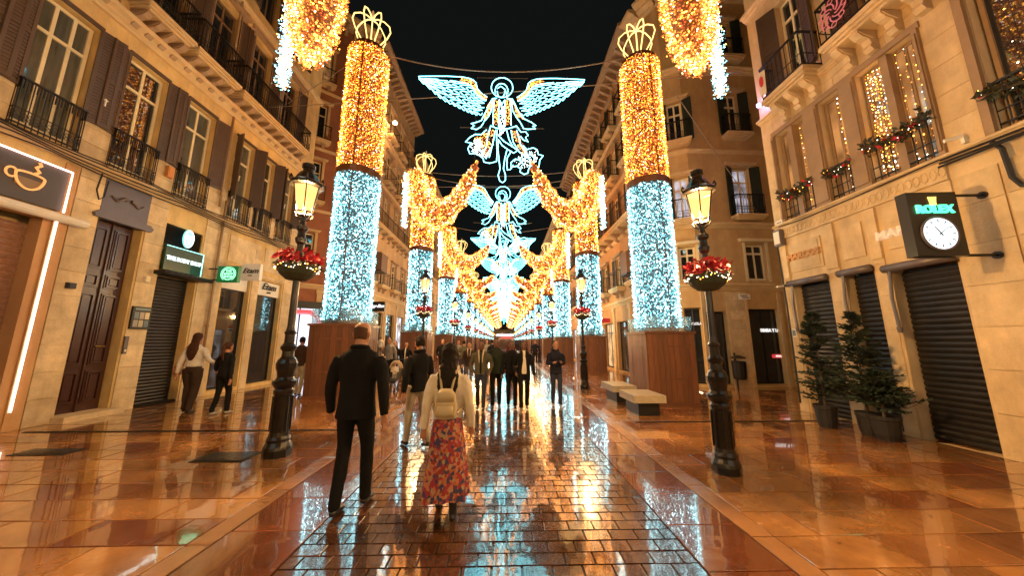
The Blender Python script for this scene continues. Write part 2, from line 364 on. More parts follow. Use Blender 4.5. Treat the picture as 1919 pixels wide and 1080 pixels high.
def railing_mesh(W, D, H, step=.11, orn=True, key=None):
    """front run of width W along x at y=-D plus two returns"""
    k = ('rl', round(W, 2), round(D, 2), round(H, 2), step, orn)
    if k in WC: return WC[k]
    b = MB()
    def run(p, q):
        p, q = Vector(p), Vector(q); L_ = (q-p).length; n = max(2, int(L_/step)); d = (q-p).normalized(); nn = Vector((-d.y, d.x, 0))
        def bar(t0, t1, z0, z1, th):
            a = p+d*t0; c = p+d*t1
            b.prism([((a+nn*th)[0], (a+nn*th)[1]), ((c+nn*th)[0], (c+nn*th)[1]), ((c-nn*th)[0], (c-nn*th)[1]), ((a-nn*th)[0], (a-nn*th)[1])], 'z', z0, z1)
        bar(0, L_, H-.035, H, .022); bar(0, L_, .05, .075, .012); bar(0, L_, H*.36, H*.36+.015, .008)
        for i in range(n+1):
            t = L_*i/n; c = p+d*t
            b.tube([(c.x, c.y, 0), (c.x, c.y, H-.03)], .009, 4, cap=False)
            if orn and i < n:
                m_ = p+d*(t+L_/n/2)
                for zc, r in ((H*.12+.06, .032), (H*.26, .036)):
                    b.tube([tuple(m_+d*(r*math.cos(a))+Vector((0, 0, zc+r*math.sin(a)))) for a in [q_*PI/3 for q_ in range(6)]], .007, 3, closed=True)
                b.tube([tuple(m_+Vector((0, 0, H*.78))), tuple(m_+Vector((0, 0, H-.03)))], .012, 4, cap=False)
    if D > .02: run((0, 0, 0), (0, -D, 0)); run((W, -D, 0), (W, 0, 0))
    run((0, -D, 0), (W, -D, 0))
    WC[k] = b.mesh('railing', ironM); return WC[k]
def balcony(parent, x0, x1, z, D=.55, H=.95, nb=4, slabm=None, brm=None, step=.11, orn=True, brh=.5):
    slabm = slabm or corniceM; brm = brm or bracketM
    W = round(x1-x0, 2); k = ('bal', W, D, slabm.name)
    if k not in WC:
        b = MB(); b.box(0, W, -D, 0, .06, .16); b.box(.04, W-.04, -D+.04, 0, 0, .06); b.box(.1, W-.1, -D+.1, 0, -.05, 0); WC[k] = b.mesh('balcony', slabm)
    o = put('balcony', WC[k], parent, (x0, -.004, z))
    put('railing', railing_mesh(W-.08, D-.04, H, step, orn), o, (.04, 0, .16))
    kb = ('br', D, brh, brm.name)
    if kb not in WC:
        b = MB(); d = D*.78; h = brh
        b.prism([(0, -.052), (-d, -.052), (-d*1.03, -h*.25), (-d*.8, -h*.42), (-d*.5, -h*.5), (-d*.42, -h*.7), (-d*.5, -h*.85), (-d*.34, -h), (0, -h*1.02)], 'x', -.07, .07)
        b.prism([(-d*.2, -.12), (-d*.96, -.11), (-d*.95, -h*.22), (-d*.7, -h*.36), (-d*.3, -h*.5)], 'x', -.085, .085); WC[kb] = b.mesh('bracket', brm)
    for i in range(nb): put('bracket', WC[kb], o, (W*(i+.5)/nb, 0, 0))
    return o
def cornice(parent, x0, x1, z, m, sc_=1.0, name='cornice', out=.3):
    b = MB(); o = out
    b.prism([(0, 0), (-o*.25, 0), (-o*.3, .05*sc_), (-o*.55, .09*sc_), (-o*.6, .14*sc_), (-o*.95, .18*sc_), (-o, .26*sc_), (-o*.9, .3*sc_), (0, .32*sc_)], 'x', x0, x1)
    return b.build(name, m, parent, (0, 0, z))
def roller(parent, x0, x1, z0, z1, m, y=.16, name='roller_shutter', pitch_=.085):
    r = MB(); r.box(x0, x1, y+.04, y+.06, z0, z1); o = r.build(name, m, parent)
    n = int((z1-z0)/pitch_); h = (z1-z0)/n; k = ('slat', round(x1-x0, 3), round(h, 4), m.name)
    if k not in WC:
        b = MB(); W = x1-x0; b.prism([(0, 0), (-.012, h*.15), (-.022, h*.5), (-.012, h*.82), (0, h*.86)], 'x', 0, W); WC[k] = b.mesh('slat', m)
    for i in range(n): put('slat', WC[k], o, (x0, y+.036, z0+i*h))
    return o

# ================================================================ GROUND
g = MB(); g.box(-60, 60, -12, 420, -.4, -.035); tag(g.build('ground', M('ground_bed', (.05, .035, .025), .5)), 'dark bedding ground under the paving', 'ground', kind='structure')
grout = M('wet_joint', (.035, .02, .013), .12, coat=.6)
brickM = M('wet_brick_paver', (.075, .03, .013), .2, var=.4, vscale=2.2, bump=.028, bscale=9, coat=1, coatr=.025, objrand=.35, rvar=.1)
brickFar = M('wet_brick_paver_far', (.075, .03, .013), .2, var=.4, vscale=2.2, bump=.028, bscale=9, coat=1, coatr=.025, isl=.35, rvar=.1)
slabM = M('wet_marble_slab', (.36, .165, .05), .18, alt=(.18, .052, .018), var=.45, vscale=1.3, bump=.04, bscale=4, coat=1, coatr=.025, objrand=.3, rvar=.12, dirt=(.12, .035, .014))
slabFar = M('wet_marble_slab_far', (.36, .165, .05), .18, alt=(.18, .052, .018), var=.4, vscale=1.3, bump=.04, bscale=4, coat=1, coatr=.025, isl=.42, rvar=.14, dirt=(.22, .07, .03))
kerbM = M('wet_pale_kerb', (.3, .14, .055), .25, var=.2, bump=.15, coat=.8, coatr=.08, objrand=.12)
XL, XR = -2.4, 2.12
def frustum_mesh(name, m, e):
    b = MB(); n = [(-.5, -.5), (.5, -.5), (.5, .5), (-.5, .5)]
    b.v = [(x, y, -.03) for x, y in n] + [(x, y, -e*.45) for x, y in n] + [(x*(1-2*e*2), y*(1-2*e*3), 0) for x, y in n]
    for k in (0, 4):
        for i in range(4): j = (i+1) % 4; b.f.append((k+i, k+j, k+4+j, k+4+i)); b.mi.append(0)
    b.f.append((8, 9, 10, 11)); b.mi.append(0); return b.mesh(name, m)
def paving(name, label, x0, x1, pw, pd, y0, ysplit, y1, yend, mnear, mfar, zt, piece, bond=True, tilt=.004, gap=.008, e=.012, gm=None):
    b = MB(); b.box(x0, x1, -6, 260, -.034, zt-.012); root = b.build(name, gm or grout); tag(root, label, name, kind='structure')
    me = frustum_mesh(piece, mnear, e); far = MB(); row = 0; y = y0; cnt = 0
    spans = []
    while y < y1:
        off = (pw/2 if row % 2 else 0) if bond else 0
        x = x0 - off
        while x < x1-1e-4:
            a, c = max(x, x0), min(x+pw, x1)
            if c-a > .04: spans.append((a, c, y))
            x += pw
        y += pd; row += 1
    near = [s for s in spans if s[2] >= ysplit[0]]; near = near[:292]; ns = set(near)
    for s in spans:
        a, c, yy = s; cx, cyy = (a+c)/2, yy+pd/2; W = c-a-gap; D = pd-gap
        tx, ty, dz = R_.gauss(0, tilt), R_.gauss(0, tilt), R_.uniform(-.0025, .0015)
        if s in ns:
            put(piece, me, root, (cx, cyy, zt+dz), (tx, ty, 0), (W, D, 1))
        else:
            n = len(far.v); e2 = e
            def P(ux, uy, z): return (cx+ux*W, cyy+uy*D, zt+dz+z+ux*W*math.tan(-ty)+uy*D*math.tan(tx))
            q = [(-.5, -.5), (.5, -.5), (.5, .5), (-.5, .5)]
            far.v += [P(u, v_, -.01) for u, v_ in q]+[P(u*(1-4*e2), v_*(1-6*e2), 0) for u, v_ in q]
            for i in range(4): j = (i+1) % 4; far.f.append((n+i, n+j, n+4+j, n+4+i)); far.mi.append(0)
            far.f.append((n+4, n+5, n+6, n+7)); far.mi.append(0)
    o = far.build('far_'+piece+'s', mfar, root); o['kind'] = 'stuff'
    f = MB(); f.quad((x0, yend[0], zt-.004), (x1, yend[0], zt-.004), (x1, yend[1], zt-.004), (x0, yend[1], zt-.004)); f.build('distant_surface', mfar, root)
    return root
bandM = M('wet_red_band', (.17, .05, .018), .16, var=.45, vscale=1.6, bump=.03, bscale=4, coat=1, coatr=.02, objrand=.3, dirt=(.08, .03, .015))
bandFar = M('wet_red_band_far', (.17, .05, .018), .16, var=.45, vscale=1.6, bump=.03, bscale=4, coat=1, coatr=.02, isl=.3, dirt=(.08, .03, .015))
paving('pavement', 'narrow wet red slab band between the brick strip and the left kerb', XL, -1.665, .735, .6, -1.0, (1.8,), 46, (46, 250), bandM, bandFar, -.006, 'slab', bond=False, tilt=.002, e=.004, gap=.008)
paving('pavement', 'narrow wet red slab band between the brick strip and the right kerb', 1.485, XR, .635, .6, -1.0, (1.8,), 46, (46, 250), bandM, bandFar, -.006, 'slab', bond=False, tilt=.002, e=.004, gap=.008)
paving('road', 'wet dark brick carriageway down the middle of the street', -1.66, 1.48, .225, .148, -1.0, (2.0,), 62, (62, 250), brickM, brickFar, -.008, 'brick', tilt=.0032, e=.011, gap=.009)
paving('pavement', 'wet orange marble paving on the left side of the street', -11.5, XL-.2, .82, .4, -2.2, (2.3,), 46, (46, 250), slabM, slabFar, 0, 'slab', tilt=.002, e=.0035, gap=.012, gm=M('dull_joint', (.02, .01, .006), .6))
paving('pavement', 'wet orange marble paving on the right side of the street', XR+.2, 13.6, .82, .4, -2.2, (1.9,), 46, (46, 250), slabM, slabFar, 0, 'slab', tilt=.002, e=.0035, gap=.012, gm=M('dull_joint', (.02, .01, .006), .6))
for nm, x in (('left', XL-.1), ('right', XR+.1)):
    b = MB(); b.box(x-.1, x+.1, -6, 250, -.034, -.008); r = b.build('kerb', grout); tag(r, 'flush pale stone kerb line along the %s edge of the brick road' % nm, 'kerb', kind='structure')
    km = UB.setdefault('kerb', frustum_mesh('kerbstone', kerbM, .008))
    for i in range(60): put('kerbstone', km, r, (x, -1+i*1.0+.5, .001+R_.uniform(-.001, .002)), (0, R_.gauss(0, .004), 0), (.188, .992, 1))
# drain slots and covers set in the paving
for nm, (x0, x1, y) in {'left drain slot crossing the pavement behind the bald man': (-8.8, -2.7, 6.45), 'right drain slot crossing the pavement near the lamp': (2.7, 6.8, 6.9)}.items():
    b = MB(); b.box(x0, x1, y-.035, y+.035, .003, .008)
    for k in range(int((x1-x0)/.16)): b.box(x0+k*.16+.02, x0+k*.16+.13, y-.02, y+.02, .008, .011)
    tag(b.build('drain_channel', ironM), nm, 'drain')
for lab, (x, y, W, D) in {'dark square access cover beside the left lamp post': (-3.98, 5.05, .72, .4), 'dark rectangular cover near the cafe front': (-6.85, 5.33, .8, .3)}.items():
    r = thing('access_cover', lab, 'cover', (x, y, .003)); b = MB(); b.box(-W/2, W/2, -D/2, D/2, 0, .006); b.build('rim', ironM, r)
    b = MB(); b.box(-W/2+.04, W/2-.04, -D/2+.04, D/2-.04, .006, .012)
    for k in range(6): b.box(-W/2+.1+k*(W-.2)/6, -W/2+.1+(k+.7)*(W-.2)/6, -D/2+.09, D/2-.09, .012, .016)
    b.build('plate', M('cover_plate', (.03, .022, .018), .35, metal=.4, coat=.5), r)

# ================================================================ LEFT NEAR BUILDING
fx, frz = FR['L']
B1 = thing('building', 'ochre building with brown shutters, iron balconies and shuttered shops on the left', 'building', (fx, 0, 0), frz)
wins = [(5.56, 6.46), (7.05, 7.95), (8.54, 9.42), (10.25, 11.05), (11.35, 12.1), (12.5, 13.3)]
wins0 = [(1.1, 2.0), (2.6, 3.5), (4.08, 4.98)]
ground = [(3.6, 6.42, .12, 4.1), (7.12, 8.02, .0, 5.4), (8.55, 9.62, 0, 4.85), (10.5, 11.65, .12, 3.95), (12.05, 13.3, .12, 3.95), (.2, 3.1, 0, 4.1)]
mid = [(a, c, 5.75, 8.62) for a, c in wins+wins0]
ub = [(5.35, 6.5), (7.05, 8.05), (8.75, 9.7), (10.35, 11.25), (12.0, 12.9), (2.4, 3.4)]
upp = [(a, c, 9.98, 12.7) for a, c in ub]
up3 = [(a, c, 13.9, 16.2) for a, c in ub]
wall(B1, 'wall', -3, 14.4, 0, 18, ground+mid+upp+up3, plasterL, .28)
b = MB(); b.box(14.4, 14.402, 0, 9, 0, 18); b.build('side_wall', plasterL, B1)
b = MB(); b.box(-3, 14.4, 0, 9, 18, 18.2); b.build('roof', roofM, B1)
# ashlar piers of the ground storey, one stone at a time
def ashlar(root, x0, x1, z0, z1, m, h=.52, w_=.75, d=.022, y=0):
    z = z0; row = 0
    while z < z1-.05:
        zt = min(z+h, z1)
        if z1-zt < .12: zt = z1
        n = max(1, round((x1-x0)/w_)); off = .5 if (row % 2 and n > 1) else 0
        cuts = [x0]+[x0+(x1-x0)*(k+off)/n for k in range(0 if off else 1, n)]+[x1]
        for a, c in zip(cuts, cuts[1:]): bx('stone', root, m, a+.004, c-.004, y-d-R_.uniform(0, .006), y+.01, z+.004, zt-.004)
        z = zt; row += 1
for a, c, z1 in ((6.66, 7.1, 5.5), (8.06, 8.52, 5.5), (9.66, 10.42, 5.5), (11.7, 12.0, 5.0), (13.36, 14.39, 5.5), (3.15, 3.55, 5.5)): ashlar(B1, a, c, .0, z1, stoneL)
for a, c in ((6.5, 7.02), (8.0, 8.5), (9.46, 10.2), (11.1, 11.3), (12.15, 12.45), (13.35, 14.39), (5.02, 5.52)): ashlar(B1, a, c, 5.62, 6.72, stoneL, h=.36, w_=.6, d=.012)
for a, c in ((10.45, 12.0), (12.05, 13.35)):
    b = MB(); b.box(a, c, -.05, 0, 4.0, 4.12); b.box(a+.1, c-.1, -.02, 0, 4.3, 5.2); b.build('lintel_panel', stoneL, B1)
cornice(B1, -3, 14.45, 5.42, corniceM, .5, 'string_course', .12)
cornice(B1, -3, 14.5, 9.12, corniceM, 1.1, 'string_course', .26)
cornice(B1, -3, 14.5, 13.2, corniceM, .7, 'string_course', .18)
# pilasters of the upper storey and rain pipes
for x in (6.75, 8.38, 10.05, 11.6, 13.6):
    b = MB(); b.box(x-.13, x+.13, -.06, 0, 9.5, 13.2); b.box(x-.17, x+.17, -.09, 0, 12.9, 13.19); b.build('pilaster', plasterL, B1)
for x, z0, z1 in ((10.12, .1, 6.2), (9.55, 9.5, 18), (9.9, 5.9, 9.1)):
    b = MB(); b.tube([(x, -.09, z0), (x, -.09, z1)], .035, 8); [b.tube([(x, -.09, z), (x, -.09, z+.05)], .05, 8) for z in np.arange(z0+.4, z1, 1.6)]
    b.build('drain_pipe', M('ochre_pipe', (.3, .2, .11), .5), B1, smooth=True)
for i, (a, c) in enumerate(wins0+wins):
    narrow = c-a < .85
    window(B1, a+.02, c-.02, 5.77, 8.6, y=.13, cols=3 if i == 3 else 2, transom=.74, pm=glassM if i % 3 == 1 else curtglass, t=.065)
    sw = .42 if not narrow else .34
    A = (.12, .15) if i < 5 else (.7, 1.0) if i < 6 else (1.25, 1.2)
    shutter(B1, a, 6.42, 8.66, sw, -1, .2 if i < 6 else 1.15, handle=i % 2 == 0); shutter(B1, c, 6.42, 8.66, sw, 1, .28 if i < 6 else 1.0, handle=False)
    put('railing', railing_mesh(c-a+.04, .1, .98, .085, True), B1, (a-.02, 0, 5.62))
    b = MB(); b.box(a-.06, c+.06, -.14, -.0, 5.54, 5.61); b.build('window_sill', corniceM, B1)
    b = MB(); b.box(a-.03, c+.03, -.05, -.001, 8.63, 8.72); b.build('lintel', shutM, B1)
for (x0, x1) in ((6.72, 7.93), (7.99, 9.48), (9.58, 13.2), (4.6, 6.5), (1.5, 3.9)):
    balcony(B1, x0, x1, 9.72, D=.6, H=.95, nb=4 if x1-x0 < 2 else 9, brh=.5, step=.1)
for a, c in ub:
    for z0, z1 in ((9.98, 12.7), (13.9, 16.2)):
        window(B1, a+.03, c-.03, z0, z1-.02, y=.15, cols=2, transom=.78, fm=brownwood)
        o = shutter(B1, a, z0+.05, z1, .42, -1, .25, handle=False); shutter(B1, c, z0+.05, z1, .42, 1, .3, handle=False)
    b = MB(); b.box(a-.12, a-.002, -.05, 0, 9.9, 12.85); b.box(c+.002, c+.12, -.05, 0, 9.9, 12.85); b.prism([(a-.25, 12.86), (c+.25, 12.86), (c+.3, 13.0), (a-.3, 13.0)], 'y', -.16, 0)
    b.lathe([(0, 0), (.2, 0), (.2, .02), (.14, .03), (.05, .05)], 14) if False else None
    b.build('window_surround', bracketM, B1)
# wooden door with panels, overpanel
b = MB(); b.box(7.14, 8.0, .2, .26, .12, 4.42); d = b.build('door', doorM, B1)
for cx in (7.355, 7.785):
    for z0, z1 in ((.3, 1.0), (1.12, 2.75), (2.87, 3.2), (3.3, 4.3)):
        b = MB(); w2 = .16
        for k, (ins, yy) in enumerate(((0, -.025), (.03, -.045), (.06, -.02), (.085, -.05))):
            if k in (0, 1): 
                for q in ((cx-w2+ins, cx+w2-ins, z0+ins, z0+ins+.03), (cx-w2+ins, cx+w2-ins, z1-ins-.03, z1-ins)): b.box(q[0], q[1], .2+yy, .2, q[2], q[3])
                for q in (cx-w2+ins, cx+w2-ins-.03): b.box(q, q+.03, .2+yy+.002, .2, z0+ins+.03, z1-ins-.03)
        b.box(cx-w2+.09, cx+w2-.09, .172, .2, z0+.09, z1-.09); b.build('door_panel', doorM, d)
b = MB(); b.box(7.555, 7.585, .16, .2, .12, 4.42); b.build('meeting_stile', doorM, d)
b = MB(); b.box(7.66, 7.86, .13, .15, 1.52, 1.55); b.box(7.67, 7.69, .15, .2, 1.52, 1.55); b.build('door_handle', M('brass', (.5, .32, .1), .25, metal=1), d)
b = MB(); b.box(7.05, 8.1, -.3, .26, .0, .12); b.build('door_step', stoneL, B1)
b = MB(); b.box(7.1, 8.06, -.03, .05, 4.58, 5.38); b.prism([(7.0, 4.42), (8.14, 4.42), (8.18, 4.5), (8.1, 4.58), (7.06, 4.58), (6.97, 4.5)], 'y', -.1, .05); ov = b.build('overdoor_panel', greymetal, B1)
b = MB()
for s in (-1, 1): b.tube([(7.58+s*t*.34, -.045, 4.98+.05*math.sin(t*7)) for t in np.linspace(.15, 1, 9)], [.045*(1.1-t*.8) for t in np.linspace(0, 1, 9)], 6)
b.lathe([(.001, 0), (.09, 0), (.06, .03), (.001, .04)], 10); 
orn = b.build('ornament', shutM, ov)
# cables along the string course
b = MB()
for k in range(5):
    pts = [(x, -.2-.03*k+.02*math.sin(x*3+k), 5.38+.06*k-.07*abs(math.sin(x*1.05+k*.4))*(1+.5*(k == 4))) for x in np.linspace(3.5, 14.3, 60)]
    b.tube(pts, .014, 5)
b.tube([(6.95, -.1, 5.4), (6.93, -.08, 5.0), (7.0, -.08, 4.8), (7.08, -.08, 4.9), (7.1, -.08, 5.3)], .015, 5)
c_ = b.build('cable_bundle', cable, B1)
# shop 2: body-care shop: louvre, roller shutter, ledge
b = MB(); b.box(8.55, 9.62, .05, .1, 4.28, 4.85)
for k in range(7): b.prism([(-.01, 0), (-.01+.05, .05), (.055, .06), (0, .01)], 'x', 8.57, 9.6)
lo = b.build('louvre_vent', ironM, B1)
lb = MB(); lb.prism([(0, 0), (-.04, -.01), (0, .05)], 'x', 0, 1.03); lm = lb.mesh('louvre_slat', ironM)
for k in range(8): put('louvre_slat', lm, lo, (8.57, .048, 4.31+k*.066))
roller(B1, 8.57, 9.6, .02, 3.4, rollM, .2)
b = MB(); b.box(8.42, 9.78, -.3, .1, 3.4, 3.5); b.tube([(8.4, -.3, 3.44), (9.8, -.3, 3.44)], .06, 8); b.build('shutter_ledge', ironM, B1)
# clothing shop windows
for a, c in ((10.5, 11.65), (12.05, 13.3)):
    o = window(B1, a+.02, c-.02, .14, 3.4, y=.16, cols=1, transom=0, fm=ironM, t=.05, name='shop_window')
    b = MB(); b.box(a, c, .1, .2, 3.4, 3.94); b.build('header_panel', whitepaint, B1)
# coffee shop: perforated shutter, slat emission stands in for the lit interior gleaming through
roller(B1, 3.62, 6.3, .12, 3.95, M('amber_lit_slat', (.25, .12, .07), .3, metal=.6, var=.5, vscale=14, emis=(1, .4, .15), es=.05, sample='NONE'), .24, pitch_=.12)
b = MB(); b.box(.2, 3.1, .2, .25, 0, 4.1); b.build('shop_front', rollM, B1)
b = MB(); b.box(6.3, 6.42, 0, .26, .12, 4.1); b.box(6.42, 6.64, -.03, 0, .0, 5.35); b.build('door_jamb', orangeM, B1)

t = on('L', 'cafe_sign', 'dark cafe sign panel with a glowing cup emblem and neon edge', 'sign', 5.3, 4.28, .0)
b = MB(); b.box(-1.9, 1.14, -.1, -.002, 0, .86); b.build('panel', M('slate_panel', (.07, .06, .065), .5), t)
cup = MB()
cx, cz = .62, .38
cup.tube([(cx+.19*math.cos(a), -.13, cz+.12+(.27 if math.sin(a) < 0 else .05)*math.sin(a)) for a in np.linspace(0, 2*PI, 26, endpoint=False)], .02, 6, closed=True)
cup.tube([(cx-.24+.07*math.cos(a), -.13, cz+.08+.09*math.sin(a)) for a in np.linspace(PI*.3, PI*1.75, 10)], .018, 6)
cup.tube([(cx+.05, -.13, cz+.19), (cx+.1, -.13, cz+.24), (cx+.04, -.13, cz+.31), (cx+.1, -.13, cz+.38), (cx+.07, -.13, cz+.43)], .024, 6)
cup.build('cup_emblem', M('cup_glow', (.6, .25, .1), .4, emis=(1, .42, .12), es=.75), t)
b = MB(); b.box(cx-.17, cx+.17, -.115, -.104, cz-.1, cz+.06); b.build('cup_fill', M('cup_fill', (.25, .17, .1), .5), t)
nb = M('blue_lettering', (.05, .08, .5), .4, emis=(.03, .06, .9), es=.6); b = MB(); b.prism([(-.06, .3), (.2, .26), (.17, .4), (.21, .54), (-.06, .56), (.03, .42)], 'y', -.13, -.101); b.build('blue_emblem', nb, t)
b = MB(); b.tube([(-1.9, -.14, .86), (1.16, -.14, .86), (1.16, -.14, -.02)], .016, 6); b.build('neon_tube', led('neon_pinkwhite', (1, .62, .48), 5), t)
t = on('L', 'neon_strip', 'white neon strip running down the edge of the cafe front', 'light strip', 6.46, .35, .06)
b = MB(); b.tube([(0, 0, 0), (0, 0, 3.75)], .012, 6); b.build('tube', MATS['neon_pinkwhite'], t); b = MB(); b.box(-.03, .03, .02, .055, -.02, 3.78); b.build('channel', whitepaint, t)
t = on('L', 'awning_case', 'pale folded awning case under the cafe sign', 'awning', 5.3, 4.12, .0)
b = MB(); b.tube([(-1.9, -.2, 0), (1.5, -.2, 0)], .09, 10); b.box(-1.9, 1.45, -.2, 0, -.03, .06); b.build('case', whitepaint, t, smooth=False)
for k, xx in enumerate((-1.2, -.5, -.15)):
    t = on('L', 'downlight', 'small round lit downlight under the cafe awning, number %d from the far end' % (3-k) if False else ['innermost round downlight under the cafe awning', 'middle round downlight under the cafe awning', 'outer round downlight under the cafe awning'][k], 'light', 5.3+xx, 4.0, .25)
    b = MB(); b.lathe([(.001, 0), (.05, 0), (.055, .03), (.001, .03)], 10); b.build('lens', led('downlight%d' % k, (1, .75, .5), 12), t)

def sign(name, label, Y, z, W, H, D, bodym, glow=None): pass
# body shop fascia
t = on('L', 'shop_sign', 'dark green fascia sign reading THE BODY SHOP over the roller shutter', 'sign', 9.08, 3.56, .03)
b = MB(); b.box(-.53, .53, -.08, 0, 0, .66); b.build('panel', M('sign_green', (.012, .05, .035), .3), t)
b = MB(); b.tube([(-.53, -.09, .66), (.53, -.09, .66), (.53, -.09, 0)], .008, 4); b.build('lit_edge', led('edge_teal', (.3, 1, .9), 3), t)
text('lettering', 'THE BODY SHOP', .155, led('letters_cool', (.8, 1, .95), 1.6), t, (0, -.095, .33), sx=.84, bold=.003)
t = on('L', 'shop_emblem', 'round glowing teal emblem on the louvre above the green fascia', 'sign', 9.1, 4.3, .05)
b = MB(); b.prism([(.15*math.cos(a), .26+.27*math.sin(a)) for a in np.linspace(0, 2*PI, 20, endpoint=False)], 'y', -.06, -.02); b.build('disc', led('emblem_teal', (.2, .75, .7), 1.1), t)
b = MB(); b.tube([(.13*math.cos(a), -.07, .26+.24*math.sin(a)) for a in np.linspace(0, 2*PI, 20, endpoint=False)], .012, 5, closed=True)
for s in (-1, 0, 1): b.tube([(s*.07, -.07, .36), (s*.05, -.07, .24), (0, -.07, .1)], .014, 5)
b.build('emblem', led('emblem_white', (.8, 1, 1), 2.5), t)
# projecting signs
def proj_sign(label, Y, z, X0, W, H, face, build):
    t = thing('projecting_sign', label, 'sign', (X0, Y, z))
    b = MB(); b.box(0, W, -.06, .06, 0, H); b.build('box', face, t); b = MB(); b.tube([(-.5, 0, H*.85), (0, 0, H*.85)], .02, 6); b.tube([(-.5, 0, H*.15), (0, 0, H*.15)], .02, 6); b.build('arm', ironM, t); build(t, W, H); return t
def f1(t, W, H):
    gm = led('sign_mint', (.3, 1, .55), 1.7); b = MB(); r = H*.36
    b.tube([(W*.55+r*math.cos(a), -.07, H*.5+r*math.sin(a)) for a in np.linspace(0, 2*PI, 20, endpoint=False)], .014, 5, closed=True)
    b.tube([(W*.55+r*1.25*math.cos(a), -.07, H*.5+r*1.25*math.sin(a)) for a in np.linspace(.6-PI/2, 2*PI-.6-PI/2, 20)], .007, 4); b.build('emblem_ring', gm, t)
    for k, s in enumerate(('THE', 'BODY', 'SHOP')): text('lettering', s, .1, gm, t, (W*.55, -.065, H*.5+.09-.09*k))
proj_sign('green projecting sign with a round mint emblem beside the roller shutter', 9.95, 3.45, -8.85, .62, .5, M('sign_green2', (.006, .12, .035), .4, emis=(.0, .4, .1), es=.12), f1)
def f2(t, W, H):
    text('lettering', 'Etam', .24, M('black_letters', (.02, .015, .015), .5), t, (W/2, -.065, H*.56), shear=.35, bold=.004, sx=1.05); text('lettering', 'PARIS', .055, MATS['black_letters'], t, (W/2, -.065, H*.28))
proj_sign('white projecting sign reading Etam beside the green round sign', 10.75, 3.66, -8.8, .62, .56, M('lit_white_sign', (.6, .52, .42), .5, emis=(1, .8, .6), es=.1), f2)
t = on('L', 'shop_sign', 'black script lettering Etam on the white header of the far left shop window', 'sign', 12.67, 3.44, -.1+.03)
o = text('lettering', 'Etam', .36, MATS['black_letters'], t, (0, -.02, .3), shear=.35, bold=.006); text('lettering', 'PARIS', .08, MATS['black_letters'], t, (0, -.02, .08))
# small wall things
def wallbox(name, label, cat, side, Y, z, W, H, D, m, extra=None):
    t = on(side, name, label, cat, Y, z, .025); b = MB(); b.box(-W/2, W/2, -D, 0, 0, H); b.build('case', m, t)
    if extra: extra(t)
    return t
def board(t):
    b = MB(); b.box(-.17, .17, -.062, -.05, .47, .52); b.build('header_strip', M('board_blue', (.1, .16, .2), .3), t)
    for i in range(3):
        for j in range(2):
            bx('nameplate', t, M('nameplate_%d' % ((i*2+j) % 3), [(.25, .22, .2), (.1, .13, .16), (.35, .3, .2)][(i*2+j) % 3], .3, metal=.5), -.17+i*.118, -.17+i*.118+.1, -.058, -.05, .05+j*.2, .22+j*.2)
wallbox('directory_board', 'black wall board with six small name plates by the wooden door', 'notice board', 'L', 8.3, 1.95, .42, .56, .05, ironM, board)
wallbox('intercom', 'steel intercom panel beside the wooden door', 'intercom', 'L', 8.09, 1.35, .08, .42, .04, greymetal, lambda t: bx('button', t, whitepaint, -.02, .02, -.05, -.04, .05, .1))
wallbox('alarm_box', 'small white box on the stone pier left of the roller shutter', 'box', 'L', 8.28, 3.15, .1, .14, .06, whitepaint, lambda t: bx('lid', t, creamwood, -.04, .04, -.068, -.06, .02, .12))
wallbox('alarm_box', 'orange junction box under the third window railing', 'box', 'L', 8.32, 6.05, .16, .3, .09, M('orange_box', (.5, .2, .06), .5), lambda t: bx('lid', t, MATS['orange_box'], -.06, .06, -.1, -.09, .03, .27))
wallbox('alarm_box', 'small dark box on the pier beside the neon strip', 'box', 'L', 6.88, 2.75, .13, .12, .07, ironM, lambda t: bx('lid', t, ironM, -.05, .05, -.08, -.07, .02, .1))

# ================================================================ RIGHT NEAR BUILDING
fx, frz = FR['R']
B2 = thing('building', 'pale stone building with tall timber windows and garlands on the right', 'building', (fx, 0, 0), frz)
def I(*a): return [(-c, -b_, z0, z1) for b_, c, z0, z1 in a]   # (Y0,Y1,z0,z1) -> local x
grR = I((6.75, 7.62, 0, 3.1), (5.88, 6.42, 0, 3.1), (4.74, 5.62, 0, 3.02), (.5, 3.2, 0, 3.1))
midR = I((6.68, 7.52, 4.66, 7.0), (5.86, 6.36, 4.66, 7.0), (4.62, 5.58, 4.66, 7.0), (3.1, 4.0, 4.66, 7.4), (1.6, 2.5, 4.66, 7.4))
upR = I((6.4, 7.0, 7.98, 10.4), (4.5, 5.3, 7.98, 10.4), (2.6, 3.4, 7.98, 10.4), (6.4, 7.0, 11.4, 13.4))
wall(B2, 'wall', -7.9, 3, 0, 15, grR+midR+upR, plasterR, .25)
b = MB(); b.prism([(-7.9, 0), (-8.15, .25), (-8.15, 8), (-7.9, 8)], 'z', 0, 15); b.build('side_wall', plasterR, B2)
b = MB(); b.box(-8.15, 3, 0, 8, 15, 15.2); b.build('roof', roofM, B2)
def ashR(y0, y1, z0, z1, **k): ashlar(B2, -y1, -y0, z0, z1, stoneR, **k)
for a, c in ((7.66, 7.9), (6.46, 6.7), (5.66, 5.84), (4.1, 4.7), (3.3, 4.06)): ashR(a, c, 0, 4.2, h=.62, w_=.8, d=.02 if a > 3.5 else .05)
ashR(3.95+.1, 4.56, 4.62, 7.6, h=.5, w_=.8, d=.012); ashR(7.56, 7.9, 4.62, 7.6, h=.5, w_=.6, d=.012)
ashR(4.05, 7.88, 7.02, 7.7, h=.34, w_=.9, d=.01)
